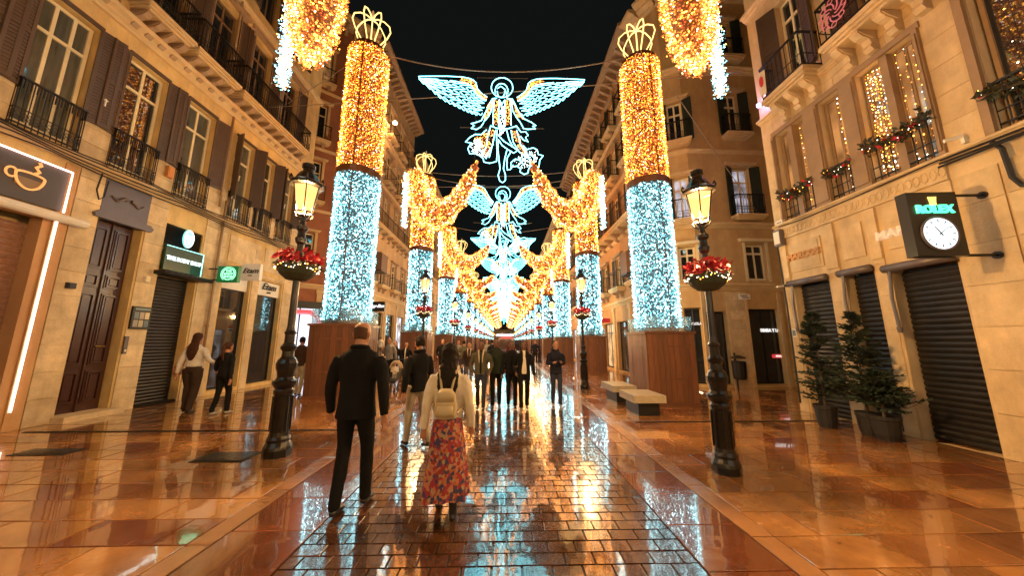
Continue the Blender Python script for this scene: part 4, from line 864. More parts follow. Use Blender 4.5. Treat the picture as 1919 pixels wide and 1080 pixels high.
# ================================================================ BULB COLUMNS
def column_parts(t, n, br, seed_z=0, full=True):
    Rc = .68
    b = MB()                                     # timber plinth, board by board
    b.box(-.72, .72, -.72, .72, 0.02, 2.14); pl0 = b.build('plinth', woodbox, t)
    if full:
        for s in range(4):
            for k in range(9):
                u0 = -.72+k*.16; p = MB(); p.box(u0+.004, u0+.156, -.745-R_.uniform(0, .006), -.721, .1, 2.1); p.build('board', woodbox, pl0, rot=(0, 0, s*PI/2))
            p = MB(); p.box(-.75, .75, -.775, -.7, 0, .1); p.box(-.76, .76, -.79, -.7, 2.1, 2.17); p.box(-.42, .42, -.76, -.751, .75, .8); p.box(-.42, .42, -.76, -.751, 1.7, 1.75); p.box(-.42, -.38, -.76, -.751, .8, 1.7); p.box(.38, .42, -.76, -.751, .8, 1.7)
            p.build('rail', woodbox, pl0, rot=(0, 0, s*PI/2))
    b = MB()
    for x in (-.71, .71): b.box(x-.006, x+.006, -.70, .70, 2.18, 2.62); b.box(-.70, .70, x-.006, x+.006, 2.18, 2.62)
    b.build('clear_screen', acrylicM, t)
    b = MB(); b.lathe([(.5, 2.14), (.6, 2.15), (.6, 2.3)], 20); b.build('collar', woodbox, t)
    b = MB(); b.lathe([(Rc-.05, 2.3), (Rc-.05, 7.1)], 24); b.build('icy_net', MATS['ice_net'], t, smooth=True)
    b = MB(); b.lathe([(Rc-.05, 7.36), (Rc-.06, 12.0)], 24); b.build('golden_net', MATS['red_net'], t, smooth=True)
    b = MB(); b.lathe([(Rc-.1, 7.1), (Rc+.04, 7.12), (Rc+.05, 7.34), (Rc-.1, 7.36)], 24); b.lathe([(Rc-.1, 12.0), (Rc-.03, 12.01), (Rc-.06, 12.2), (.25, 12.32)], 24)
    for z in (4.75, 9.75): b.tube([((Rc+.03)*math.cos(a), (Rc+.03)*math.sin(a), z) for a in np.linspace(0, 2*PI, 24, endpoint=False)], .015, 4, closed=True)
    for k in range(3): a = k*2*PI/3-1.45; b.tube([((Rc+.0)*math.cos(a), (Rc+.0)*math.sin(a), z) for z in (2.3, 12.2)], .022, 4)
    b.build('ring_frame', M('bronze_band', (.14, .06, .03), .4, metal=.5), t)
    for nm, z0, z1, (ms, pr) in (('icy_bulbs', 2.3, 7.12, ICE), ('golden_bulbs', 7.34, 12.02, GOLD if seed_z else GOLDC)):
        S = 44; k = rng.integers(0, S, n); th = k*2*PI/S+rng.normal(0, .045, n); z = rng.uniform(z0, z1, n); rr = Rc+rng.normal(0, .022, n)
        seam = np.abs(((th+1.45) % (2*PI/3))-0) < .05; rr = np.where(seam, rr-.08, rr)
        o = put(nm, bulbs(nm, np.stack([rr*np.cos(th), rr*np.sin(th), z], 1), br, ms, pr), t); o['kind'] = 'stuff'
    b = MB()
    for k in range(7):
        a = k*2*PI/7+.2
        pts = [(.24, 12.35), (.32, 12.6), (.56, 12.95), (.67, 13.25), (.62, 13.5), (.42, 13.67), (.2, 13.72), (.03, 13.66)]
        b.tube([(r*math.cos(a), r*math.sin(a), z) for r, z in pts], .024, 6)
    b.tube([(0, 0, 12.5), (0, 0, 13.75)], .022, 6); b.tube([(.26*math.cos(a), .26*math.sin(a), 12.4) for a in np.linspace(0, 2*PI, 18, endpoint=False)], .025, 5, closed=True)
    cr = b.build('crown', MATS['neon_gold'], t, smooth=True)
    b = MB(); b.lathe([(.001, 13.7), (.08, 13.74), (.1, 13.82), (.07, 13.9), (.02, 13.94), (.02, 13.99), (.045, 14.0), (.001, 14.08)], 12); b.build('orb', M('orb_gold', (.5, .3, .15), .35, emis=(1, .6, .3), es=.25), cr, smooth=True)
ords = ['first', 'second', 'third', 'fourth', 'fifth', 'sixth', 'seventh', 'eighth', 'ninth', 'tenth', 'eleventh', 'twelfth', 'thirteenth', 'fourteenth', 'fifteenth', 'sixteenth', 'seventeenth', 'eighteenth']
def ct(): return thing('bulb_column', 'x', 'light column', group='crowned columns wrapped in gold and icy bulbs')
colA = ct(); column_parts(colA, 16000, .0138); colB = ct(); column_parts(colB, 5200, .025, full=True); colC = ct(); column_parts(colC, 1500, .05, 1, full=False)
SR = .88
for side, sg, s0 in (('left', -1, 1), ('right', 1, SR)):
    for k in range(-1, 15):
        src = colA if k <= 0 else colB if k <= 2 else colC
        Y = (10.4+9.1*k if k >= 0 else .6)*s0; X = sg*(5.02+(.18 if k > 0 else 0))*s0 + (.02 if k > 0 else 0)
        lab = '%s crowned light column from the front in the %s row' % (ords[max(k, 0)], side)
        if k == -1: lab = 'light column beside the camera on the %s' % side
        first = (src is colA and side == 'left' and k == -1) or (src is colB and side == 'left' and k == 1) or (src is colC and side == 'left' and k == 3)
        if first: o = src; o.location = (X, Y, 0); o['label'] = lab; o.scale = (s0,)*3
        else: o = dup(src, (X, Y, 0), R_.uniform(-.05, .05), lab, scale=s0)

# ================================================================ SWAGS OF BULBS
SW = [(-.88, 9.6, 7.45), (-1.6, 11.3, 7.1), (-2.7, 13.1, 7.0), (-3.55, 14.3, 7.7), (-4.25, 15.1, 8.7), (-4.7, 15.6, 10.2)]
TAIL = [(-4.6, 15.5, 10.0), (-4.35, 15.2, 8.9), (-4.1, 14.95, 7.9), (-3.93, 14.75, 7.0)]
def cr_spline(P, n):
    P = [Vector(p) for p in P]; P = [P[0]*2-P[1]]+P+[P[-1]*2-P[-2]]; out = []
    for i in range(n):
        t = i/(n-1)*(len(P)-3); k = min(int(t), len(P)-4); f = t-k; a, b, c, d = P[k:k+4]
        out.append(.5*((2*b)+(c-a)*f+(2*a-5*b+4*c-d)*f*f+(3*b-a-3*c+d)*f**3))
    return out
def make_swag(n, br, label):
    base = Vector((-5.0, 16.9, 0)); t = thing('bulb_swag', label, 'light garland', base, group='gold bulb swags rising from the columns to the angels')
    pts = [p-base for p in cr_spline(SW, 28)]; K = len(pts)
    ra = [.2+.2*(i/(K-1))**.7 for i in range(K)]; rb = [(.2+.4*min(1, 1.5*i/(K-1)))*(1+.35*math.sin(PI*i/(K-1))) for i in range(K)]
    for q_ in range(4): ra[q_] *= (.15, .55, .8, .95)[q_]; rb[q_] *= (.15, .55, .8, .95)[q_]
    tp = [p-base for p in cr_spline(TAIL, 9)]; tr = [.46, .44, .4, .36, .3, .24, .17, .1, .03]
    b = MB(); b.loft([(pts[i], ra[i]*.72, rb[i]*.72) for i in range(K)], 12, ref=(0, 0, 1)); b.build('golden_net', MATS['gold_net'], t, smooth=True)
    C = []
    for _ in range(n):
        f = rng.uniform(0, 1)**.75*(K-1.001); i = int(f); fr_ = f-i; p = pts[i].lerp(pts[i+1], fr_); tt = (pts[i+1]-pts[i]).normalized()
        a = Vector((0, 0, 1)).cross(tt).normalized(); c = tt.cross(a); th = rng.uniform(0, 2*PI); q = rng.normal(1, .07)
        wob = 1+.12*math.sin(f*2.3)
        C.append(tuple(p+a*(ra[i]*math.cos(th)*q*wob)+c*(rb[i]*math.sin(th)*q*wob)))
    for _ in range(int(n*.3)):
        f = rng.uniform(0, 7.99); i = int(f); p = tp[i].lerp(tp[i+1], f-i); r = tr[i]+(tr[i+1]-tr[i])*(f-i); th = rng.uniform(0, 2*PI); q = rng.normal(1, .1)
        C.append((p.x+r*math.cos(th)*q, p.y+r*math.sin(th)*q*.8, p.z))
    o = put('golden_bulbs', bulbs('golden_bulbs', C, br, *GOLD), t); o['kind'] = 'stuff'
    b = MB(); b.loft([(tp[i], tr[i]*.7, tr[i]*.6) for i in range(9)], 10, ref=(0, 1, 0)); b.build('tail_net', MATS['gold_net'], t, smooth=True)
    C = []; 
    for _ in range(int(n*.13)):
        u = rng.uniform(0, 1); C.append((-.12+rng.normal(0, .07)*(1.2-u*.4)+u*.0, -1.2+rng.normal(0, .08), 10.3-2.9*u+rng.normal(0, .04)))
    o = put('icy_tassel', bulbs('icy_tassel', C, br*1.15, *ICET), t); o['kind'] = 'stuff'
    return t
swA = make_swag(15000, .0145, 'x'); swB = make_swag(8000, .022, 'x'); swC = make_swag(1300, .06, 'x')
def mirror(o, X, Y, s):
    o.location = (X, Y, 0); o.scale = (-s, s, s)
for side, sg, s0 in (('left', -1, 1), ('right', 1, SR)):
    for k in range(-1, 13):
        src = swA if k == -1 else swB if k <= 1 else swC
        lab = '%s gold bulb swag from the front on the %s side' % (ords[k+1], side)
        first = side == 'left' and k in (-1, 0, 2)
        o = src if first else dup(src, label=lab)
        o['label'] = lab; Y = (16.9+9.1*k)*s0
        if side == 'left': o.location = (-5.0, Y, 0)
        else: mirror(o, 5.0*s0, Y, s0)
        o.location.z = 0 if side == 'left' else 1.65*(1-s0)

# ================================================================ ANGELS OF LIGHT
KA = .00415
def ap(x, y): return ((x-812)*KA, 0, (1000-y)*KA*1.04)
halfline = lambda pts: [ap(*p) for p in pts]
def wing(b, g, typ):
    if typ == 1:
        U = [(690, 275), (640, 240), (608, 200), (600, 150), (560, 115), (480, 102), (380, 98), (270, 100), (130, 105)]
        Lw = [(655, 425), (600, 425), (545, 405), (490, 380), (430, 350), (365, 320), (300, 275), (225, 205), (135, 130)]
    else:
        U = [(700, 290), (655, 240), (625, 185), (600, 135), (550, 100), (470, 88), (390, 85), (320, 88), (265, 95)]
        Lw = [(670, 430), (620, 425), (570, 410), (510, 380), (450, 340), (390, 290), (340, 230), (295, 170), (258, 112)]
    def P(t, s):
        t = min(max(t, 0), 1)*(len(U)-1); i = min(int(t), len(U)-2); f = t-i
        u = (U[i][0]+(U[i+1][0]-U[i][0])*f, U[i][1]+(U[i+1][1]-U[i][1])*f); l = (Lw[i][0]+(Lw[i+1][0]-Lw[i][0])*f, Lw[i][1]+(Lw[i+1][1]-Lw[i][1])*f)
        return (u[0]+(l[0]-u[0])*s, u[1]+(l[1]-u[1])*s)
    tb = []
    tb.append([P(t, 0) for t in np.linspace(0, 1, 14)]); tb.append([P(t, .2) for t in np.linspace(0, .72, 10)])
    n = 13
    low = []
    for i in range(n):
        for f in (0, .35, .7): low.append((P((i+f)/n, 1)[0]-0, P((i+f)/n, 1)[1]+(10 if f == .35 else 4 if f == .7 else -7)))
    tb.append(low+[P(1, 0)])
    for j, s in enumerate((.3, .5, .7, .88)):
        m = 10-j//2
        for i in range(m):
            t0 = (i+(j % 2)*.5)/m*.93; t1 = t0+.85/m
            a, c = P(t0, s-.07), P(t1, s-.02); d = P(min(t1+.03, 1), s+.04); e = P(t0+.02, s+.1)
            tb.append([a, c, d, e])
    for q in tb: b.append(q)
    for _ in range(170):
        t = rng.uniform(0, .62); g.append(P(t, rng.uniform(.03, .18)))
BODY = [[(812+88*math.cos(a), 190+88*math.sin(a)) for a in np.linspace(0, 2*PI, 24)], [(808+52*math.cos(a), 222+68*math.sin(a)) for a in np.linspace(-PI*1.1, PI*.1, 16)],
 [(803+30*math.cos(a), 232+46*math.sin(a)) for a in np.linspace(-.2, PI+.2, 10)], [(775, 200), (800, 178), (835, 205), (848, 245), (852, 285), (880, 300)], [(770, 285), (735, 290), (712, 330), (690, 390), (665, 440), (650, 475)], [(738, 300), (728, 390), (705, 445), (668, 490)],
 [(650, 480), (605, 498), (567, 510), (592, 524), (568, 550), (612, 558), (645, 535), (666, 500)], [(854, 285), (895, 290), (915, 330), (940, 390), (972, 440), (1000, 468)], [(888, 300), (898, 390), (930, 450), (965, 500)], [(1000, 465), (1050, 490), (1085, 518), (1058, 522), (1082, 545), (1020, 550), (985, 545), (965, 500)],
 [(748, 300), (742, 400), (742, 520)], [(790, 300), (786, 400), (786, 530)], [(835, 300), (834, 400), (836, 530)], [(880, 300), (884, 400), (886, 520)], [(722, 525), (770, 545), (820, 552), (870, 545), (932, 522)], [(790, 300), (812, 335), (835, 300)], [(795, 340), (830, 370), (795, 400), (830, 430)],
 [(722, 530), (702, 600), (690, 700), (650, 790)], [(762, 560), (746, 650), (714, 790)], [(690, 560), (650, 600), (600, 600), (560, 625), (525, 665), (570, 672), (545, 720), (562, 762), (600, 760), (640, 775), (668, 800), (672, 828), (720, 838), (772, 822), (776, 740), (770, 620), (775, 560)], [(640, 640), (620, 700), (650, 740)], [(745, 680), (700, 760), (690, 800)],
 [(780, 600), (830, 655), (900, 700), (938, 730), (905, 752), (860, 722), (815, 690), (785, 640)], [(785, 640), (782, 720), (790, 800), (800, 880), (785, 935), (798, 980), (820, 993), (842, 975), (842, 930), (826, 880), (836, 800), (852, 730)], [(888, 735), (856, 790), (852, 850), (858, 892), (882, 885), (902, 850)],
 [(930, 525), (965, 575), (1002, 570), (1022, 600), (1000, 620), (1022, 655), (985, 642), (960, 610)], [(985, 690), (1010, 720), (1060, 705), (1092, 720), (1102, 760), (1140, 770), (1112, 805), (1105, 860), (1078, 872), (1040, 850), (1024, 880), (1018, 912), (988, 925), (955, 905), (962, 880), (930, 858), (885, 868), (885, 830), (920, 800), (965, 815), (985, 850)],
 [(885, 560), (902, 660), (950, 740), (1030, 800)], [(930, 560), (962, 680), (1030, 790)], [(850, 560), (870, 640), (900, 700)], [(1040, 760), (1070, 790), (1060, 830)]]
GP = [[(740, 300), (788, 300), (786, 520), (742, 520)], [(836, 300), (882, 300), (886, 520), (836, 520)], [(700, 340), (735, 300), (720, 420), (665, 480)], [(890, 300), (915, 340), (990, 465), (940, 440)], [(885, 560), (930, 560), (1030, 795), (960, 745)], [(700, 560), (760, 560), (715, 790), (650, 780)], [(600, 620), (690, 580), (680, 700), (600, 740)]]
WP = [[(790, 330), (835, 330), (835, 600), (790, 600)], [(560, 650), (640, 620), (700, 800), (640, 780), (570, 740)], [(900, 800), (1000, 740), (1090, 730), (1090, 850), (950, 880)]]
def polyfill(P, n):
    out = []; x0 = min(p[0] for p in P); x1 = max(p[0] for p in P); y0 = min(p[1] for p in P); y1 = max(p[1] for p in P)
    while len(out) < n:
        x, y = rng.uniform(x0, x1), rng.uniform(y0, y1); c = False; j = len(P)-1
        for i in range(len(P)):
            if (P[i][1] > y) != (P[j][1] > y) and x < (P[j][0]-P[i][0])*(y-P[i][1])/(P[j][1]-P[i][1])+P[i][0]: c = not c
            j = i
        if c: out.append((x, y))
    return out
def make_angel(typ, label):
    t = thing('light_angel', label, 'light figure', group='neon angels hung over the middle of the street'); wl, gl_ = [], []
    wing(wl, gl_, typ)
    b = MB()
    for q in BODY: b.tube(halfline(q), .0125, 5)
    b.build('body_outline', MATS['neon_tube'], t)
    for sgn in (1, -1):
        b = MB()
        for q in wl:
            pts = [ap(*p) for p in q]; b.tube([(sgn*(x+0), y, z) for x, y, z in pts], .0105, 5)
        b.build('wing', MATS['neon_tube'], t)
    C = [(sg_*ap(*p)[0], rng.uniform(-.02, .02), ap(*p)[2]) for p in gl_ for sg_ in (1, -1)]
    for P in GP: C += [(ap(*p)[0], rng.uniform(-.02, .02), ap(*p)[2]) for p in polyfill(P, 90)]
    o = put('golden_bulbs', bulbs('golden_bulbs', C, .02, ['led_amber', 'led_gold', 'led_orange'], [.5, .3, .2]), t); o['kind'] = 'stuff'
    C = []
    for P in WP: C += [(ap(*p)[0], rng.uniform(-.02, .02), ap(*p)[2]) for p in polyfill(P, 90)]
    o = put('white_bulbs', bulbs('white_bulbs', C, .016, ['led_ice', 'led_white'], [.6, .4]), t); o['kind'] = 'stuff'
    b = MB(); b.box(-.9, -.87, .03, .06, .8, 4.0); b.box(.87, .9, .03, .06, .8, 4.0); b.box(-.9, .9, .03, .06, 3.9, 3.93); b.box(-1.4, 1.4, .03, .06, 2.0, 2.03); b.build('frame', ironM, t)
    return t
A1 = make_angel(1, 'x'); A2 = make_angel(2, 'x')
for k in range(0, 10):
    typ = k % 2; src = A2 if typ else A1; lab = '%s neon angel from the front, %s' % (ords[k], 'with raised rounded wings' if typ else 'with long wings spread wide')
    Y = 9.6+8.6*k; z = 6.66 if not typ else 6.75
    if typ: z = 6.15
    o = src if k < 2 else dup(src, label=lab)
    o.location = (-.1, Y, z); o['label'] = lab; o.scale = (1.24 if typ else 1,)*3
# wires across the street
def wire(label, p, q, sag, r=.012, n=24):
    b = MB(); p, q = Vector(p), Vector(q); b.tube([tuple(p.lerp(q, i/(n-1))-Vector((0, 0, sag*4*(i/(n-1))*(1-i/(n-1))))) for i in range(n)], r, 4); tag(b.build('hanging_wire', cable if r < .011 else M('wire_grey', (.25, .2, .16), .5), None), label, 'wire', 'wires strung across the street')
wire('slack wire between the front column tops that carries the first angel', (-4.9, 10.4, 12.3), (4.3, 9.2, 11.1), .75, .018)
wire('taut wire behind the chest of the first angel', (-8.8, 10.8, 10.2), (6.9, 8.0, 9.4), .1)
wire('wire just under the wings of the first angel', (-8.8, 19.5, 11.6), (6.3, 18, 10.9), .1, .014)
wire('wire at the feet of the first angel', (-8.8, 18.2, 12.6), (6.3, 16.5, 11.5), .9, .016)
wire('wire above the second angel', (-4.9, 19.5, 12.2), (4.5, 17.2, 11.1), .6, .018)
wire('wire above the third angel', (-4.9, 28.6, 12.2), (4.5, 25.2, 11.1), .6, .02)
wire('stay wire down the corner wall behind the right lamp', (4.6, 9, 11.2), (10.1, 11.7, 6.4), .05, .012)
wire('stay wire from the left column to the left facade', (-5.2, 10.4, 12.2), (-9.1, 12.2, 11.5), .05, .012)

# ================================================================ STREET LAMPS
def make_lamp():
    t = thing('street_lamp', 'x', 'street lamp', group='black street lamps lining both sides of the road')
    b = MB()
    b.prism([(.19*math.cos(a), .19*math.sin(a)) for a in np.linspace(PI/8, 2*PI+PI/8, 8, endpoint=False)], 'z', 0, .1)
    b.lathe([(.19, .1), (.18, .14), (.165, .17), (.15, .2), (.155, .24), (.135, .28), (.125, .33), (.118, .85), (.13, .87), (.135, .92), (.115, .95), (.14, .98), (.165, 1.02), (.165, 1.06), (.13, 1.08), (.11, 1.12), (.12, 1.2), (.14, 1.25), (.145, 1.32), (.12, 1.38), (.085, 1.42), (.08, 1.5), (.105, 1.53), (.11, 1.57), (.085, 1.6), (.07, 1.63), (.068, 1.75), (.085, 1.78), (.06, 1.82), (.052, 1.9), (.045, 2.9), (.045, 3.2), (.075, 3.24), (.085, 3.3), (.06, 3.34), (.055, 3.42), (.085, 3.46), (.09, 3.5), (.05, 3.54), (.04, 3.6), (.045, 3.66), (.08, 3.7), (.03, 3.72)], 16)
    for k in range(8):
        a = k*PI/4+PI/8; b.tube([(.13*math.cos(a), .13*math.sin(a), .34), (.125*math.cos(a), .125*math.sin(a), .84)], .012, 5)
    b.build('post', lampiron, t, smooth=False)
    lan = MB()
    for k in range(4):                                     # cradle arms
        a = k*PI/2+PI/4; lan.tube([(.04*math.cos(a), .04*math.sin(a), 3.62), (.12*math.cos(a), .12*math.sin(a), 3.68), (.135*math.cos(a), .135*math.sin(a), 3.74)], .014, 5)
    N = 6; bot, topz, rb, rt_ = 3.76, 4.2, .125, .2
    for k in range(N):
        a = k*2*PI/N; lan.tube([(rb*math.cos(a), rb*math.sin(a), bot), (rt_*math.cos(a), rt_*math.sin(a), topz)], .011, 5)
    for z, r in ((bot, rb), (topz, rt_)): lan.tube([(r*math.cos(k*2*PI/N), r*math.sin(k*2*PI/N), z) for k in range(N)], .014, 5, closed=True)
    lan.lathe([(.21, 4.2), (.245, 4.215), (.25, 4.26), (.2, 4.3), (.17, 4.36), (.12, 4.44), (.085, 4.47), (.08, 4.52), (.1, 4.54), (.1, 4.6), (.075, 4.62), (.001, 4.625)], 12)
    for k in range(N):
        a = k*2*PI/N; lan.tube([(.245*math.cos(a), .245*math.sin(a), 4.22), (.275*math.cos(a), .275*math.sin(a), 4.27), (.255*math.cos(a), .255*math.sin(a), 4.33), (.235*math.cos(a), .235*math.sin(a), 4.29)], .015, 5)
    ln = lan.build('lantern', lampiron, t)
    for k in range(N):
        a, c = k*2*PI/N, (k+1)*2*PI/N; b = MB(); b.quad((rb*.97*math.cos(a), rb*.97*math.sin(a), bot), (rb*.97*math.cos(c), rb*.97*math.sin(c), bot), (rt_*.97*math.cos(c), rt_*.97*math.sin(c), topz), (rt_*.97*math.cos(a), rt_*.97*math.sin(a), topz)); b.build('pane', lampglassM, ln)
    b = MB(); b.lathe([(.05, 2.6), (.15, 2.62), (.24, 2.7), (.29, 2.8), (.3, 2.84), (.25, 2.85), (.05, 2.85)], 14); pt = b.build('flower_bowl', M('bowl_green', (.03, .035, .015), .6), t)
    rg = random.Random(5); b = MB()
    for _ in range(330):
        a = rg.uniform(0, 2*PI); r = .31*math.sqrt(rg.uniform(.1, 1)); c = Vector((r*math.cos(a), r*math.sin(a), 2.87+rg.uniform(0, .2)*(1.25-r*2)+.02)); d = Vector((rg.uniform(-1, 1), rg.uniform(-1, 1), rg.uniform(0, 1))).normalized(); u = d.orthogonal().normalized()
        s = rg.uniform(.035, .06); sd = d.cross(u)
        b.quad(tuple(c), tuple(c+u*s+sd*s*.5), tuple(c+u*s*2.1), tuple(c+u*s-sd*s*.5))
    fo = b.build('flowers', pinkM, pt); fo['kind'] = 'stuff'
    b = MB()
    for _ in range(160):
        a = rg.uniform(0, 2*PI); r = rg.uniform(.24, .33); c = Vector((r*math.cos(a), r*math.sin(a), 2.84+rg.uniform(-.05, .05))); u = Vector((rg.uniform(-1, 1), rg.uniform(-1, 1), rg.uniform(-1, .4))).normalized(); sd = u.orthogonal().normalized(); s = .04
        b.quad(tuple(c), tuple(c+u*s+sd*s*.5), tuple(c+u*s*2), tuple(c+u*s-sd*s*.5))
    fo = b.build('foliage', garlandM, pt); fo['kind'] = 'stuff'
    C = [((.3+rng.normal(0, .015))*math.cos(a), (.3+rng.normal(0, .015))*math.sin(a), 2.8+.035*math.sin(a*6)+rng.normal(0, .012)) for a in np.linspace(0, 2*PI, 64)]
    o = put('fairy_lights', bulbs('fairy_lights', C, .0095, ['led_white', 'led_gold'], [.7, .3]), pt); o['kind'] = 'stuff'
    return t
LP = make_lamp(); fst = True
def lamp_light(t, e, z=3.84):
    l = bpy.data.lights.new('lamp_bulb', 'POINT'); l.energy = e; l.color = (1, .58, .21); l.shadow_soft_size = .07; o = bpy.data.objects.new('lamp_bulb', l); COL.objects.link(o); o.parent = t; o.location = (0, 0, z)
ELAMP = 1500
spots = []
for k in range(-2, 15): spots.append(('left', k, -3.32, 5.11+8.25*k, 1.0))
for k in range(-2, 15): spots.append(('right', k, 2.85, 4.35+7.3*k if k > 0 else 4.35+8.0*k, .9 if k <= 0 else .93))
lamps = []
for side, k, x, y, s in spots:
    lab = '%s street lamp from the front along the %s kerb, with a red flower bowl' % (ords[max(k, 0)], side) if k >= 0 else ['street lamp nearly beside the viewer on the %s kerb', 'street lamp farther behind the viewer on the %s kerb'][k == -2] % side
    o = LP if fst else dup(LP, label=lab); fst = False
    o['label'] = lab; o.location = (x, y, 0); o.scale = (s,)*3; lamps.append((o, k))
for o, k in lamps:
    if k <= 8: lamp_light(o, ELAMP)

# ================================================================ BENCHES, TREES, GARLANDS
for lab, x0, x1, y0, y1 in (('nearer pale stone bench in front of the right timber plinth', 2.9, 3.62, 7.35, 8.3), ('farther pale stone bench behind the first bench', 2.95, 3.6, 8.9, 10.0)):
    cx, cy_ = (x0+x1)/2, (y0+y1)/2; t = thing('stone_bench', lab, 'bench', (cx, cy_, 0), group='stone benches on the right pavement'); W, D = x1-x0, y1-y0
    for i in range(3):
        a = -D/2+D*i/3; bx('seat', t, concrete, -W/2, W/2, a+.003, a+D/3-.003, .29, .45)
    bx('foot', t, ironM, -W/2+.12, W/2-.12, -D/2+.1, D/2-.1, 0, .29)
def conifer(label, x, y, h, r, seed, pr=.17, ph=.42):
    t = thing('potted_conifer', label, 'potted tree', (x, y, 0), group='potted conifers by the roller shutters'); g = random.Random(seed)
    b = MB(); b.lathe([(pr*.75, 0), (pr*.9, .1), (pr, ph*.8), (pr*1.08, ph*.85), (pr*1.08, ph), (pr*.9, ph-.02), (.01, ph-.03)], 16); b.build('pot', potM, t, smooth=False)
    b = MB(); b.tube([(0, 0, ph-.05), (.01, 0, h*.6), (0, .01, h*.97)], [.025, .015, .004], 6)
    tips = []
    for i in range(150):
        f = g.random()**.8; z = ph+.08+f*(h-ph-.1); L_ = r*(1-f)**.8*g.uniform(.55, 1.15)+.04; a = g.uniform(0, 2*PI); dz = L_*g.uniform(.05, .45)
        pts = [Vector((0, 0, z)), Vector((math.cos(a)*L_*.5, math.sin(a)*L_*.5, z+dz*.2)), Vector((math.cos(a)*L_, math.sin(a)*L_, z+dz))]
        b.tube(pts, [.006, .004, .002], 3); tips.append(pts)
    b.build('trunk', trunkM, t)
    b = MB()
    for pts in tips:
        for q in range(int(18+70*(pts[2]-pts[0]).length)):
            u = g.random(); p = pts[0].lerp(pts[2], u)+Vector((0, 0, 0)); dr = (pts[2]-pts[0]).normalized()
            sd = Vector((g.gauss(0, 1), g.gauss(0, 1), g.gauss(0, .6))); d = (dr*.8+sd*.5).normalized(); wv = d.orthogonal().normalized(); s = g.uniform(.05, .1); w_ = s*.16
            b.quad(tuple(p), tuple(p+d*s*.5+wv*w_), tuple(p+d*s), tuple(p+d*s*.5-wv*w_))
    o = b.build('foliage', leafD, t); o['kind'] = 'stuff'
conifer('tall thin potted conifer before the far roller shutter', 6.3, 6.42, 2.25, .42, 1)
conifer('middle potted conifer standing against the pier between shutters', 6.5, 5.85, 2.2, .5, 2, pr=.16, ph=.4)
conifer('low bushy potted conifer nearest the large roller shutter', 6.5, 5.6, 1.15, .45, 3, pr=.19, ph=.4)
def garland(label, side, Y0, Y1, z, amp=.09, dens=240, bow=.12):
    t = on(side, 'garland', label, 'garland', (Y0+Y1)/2, z, .06, 'leafy garlands on the window railings'); g = random.Random(int(Y0*31)); b = MB(); W = Y1-Y0; lb = MB(); C = []
    b2 = MB(); b2.tube([(-W/2+W*k/10, -.06, -bow*math.sin(PI*k/10)) for k in range(11)], .02, 5); b2.build('stem', trunkM, t)
    rb_ = MB()
    for _ in range(int(dens*W/.9)):
        u = g.random(); c = Vector((-W/2+W*u, -.06+g.gauss(0, .05), -bow*math.sin(PI*u)+g.gauss(0, .055))); d = Vector((g.gauss(0, 1), g.gauss(0, 1), g.gauss(0, 1))).normalized(); wv = d.orthogonal().normalized(); s = g.uniform(.07, .14)
        (rb_ if g.random() < .12 else b).quad(tuple(c), tuple(c+d*s*.5+wv*s*.22), tuple(c+d*s), tuple(c+d*s*.5-wv*s*.22))
        if g.random() < .1: C.append(tuple(c))
    o = b.build('foliage', garlandM, t); o['kind'] = 'stuff'; o = rb_.build('ribbons', pinkM, t); o['kind'] = 'stuff'
    o = put('fairy_lights', bulbs('fairy_lights', C, .008, ['led_white', 'led_gold'], [.5, .5]), t); o['kind'] = 'stuff'
garland('garland across the far pair of right windows above the gold letters', 'R', 6.66, 7.54, 5.32)
garland('short garland on the single middle right window', 'R', 5.84, 6.38, 5.32)
garland('long garland sweeping up over the near pair of right windows', 'R', 4.58, 5.62, 5.4, bow=.1)
garland('garland at the nearest right window cut by the picture edge', 'R', 3.1, 4.06, 5.25)
def curtain(label, Y0, Y1, z0, z1, n, dens):
    t = on('R', 'light_curtain', label, 'fairy lights', (Y0+Y1)/2, z0, -.1, 'fairy light strings hung inside the right windows'); W = Y1-Y0; C = []; b = MB()
    for k in range(n):
        x = -W/2+W*(k+.5)/n; b.tube([(x, 0, 0), (x, 0, z1-z0)], .003, 3)
        for z in np.arange(.05, z1-z0, dens): C.append((x+rng.normal(0, .01), -.01, z+rng.normal(0, .02)))
    b.build('string', cable, t); o = put('fairy_lights', bulbs('fairy_lights', C, .011, ['led_gold', 'led_white', 'led_amber'], [.4, .3, .3]), t); o['kind'] = 'stuff'
curtain('sparse fairy lights in the second light of the far right window pair', 6.72, 7.0, 4.8, 6.9, 2, .13)
curtain('sparse fairy lights down the middle single right window', 5.9, 6.08, 4.8, 6.9, 2, .12)
curtain('dense golden fairy lights in the third right window', 5.15, 5.5, 4.75, 6.95, 7, .06)
curtain('scattered fairy lights in the fourth right window', 4.68, 5.03, 4.75, 6.95, 3, .14)
curtain('fairy lights in the nearest right window by the picture edge', 3.2, 3.85, 4.75, 7.3, 3, .18)
def lcurtain(label, Y0, Y1):
    t = on('L', 'light_curtain', label, 'fairy lights', (Y0+Y1)/2, 6.5, -.19, None); b = MB(); C = []
    for k in range(4):
        x = -(Y1-Y0)/2+(Y1-Y0)*(k+.5)/4; b.tube([(x, 0, 0), (x, 0, 2)], .003, 3)
        for z in np.arange(0, 2, .07): C.append((x+rng.normal(0, .012), 0, z))
    b.build('string', cable, t); o = put('fairy_lights', bulbs('fairy_lights', C, .013, ['led_gold', 'led_amber'], [.5, .5]), t); o['kind'] = 'stuff'
lcurtain('golden fairy lights in the second shuttered window from the left edge', 7.1, 7.4)
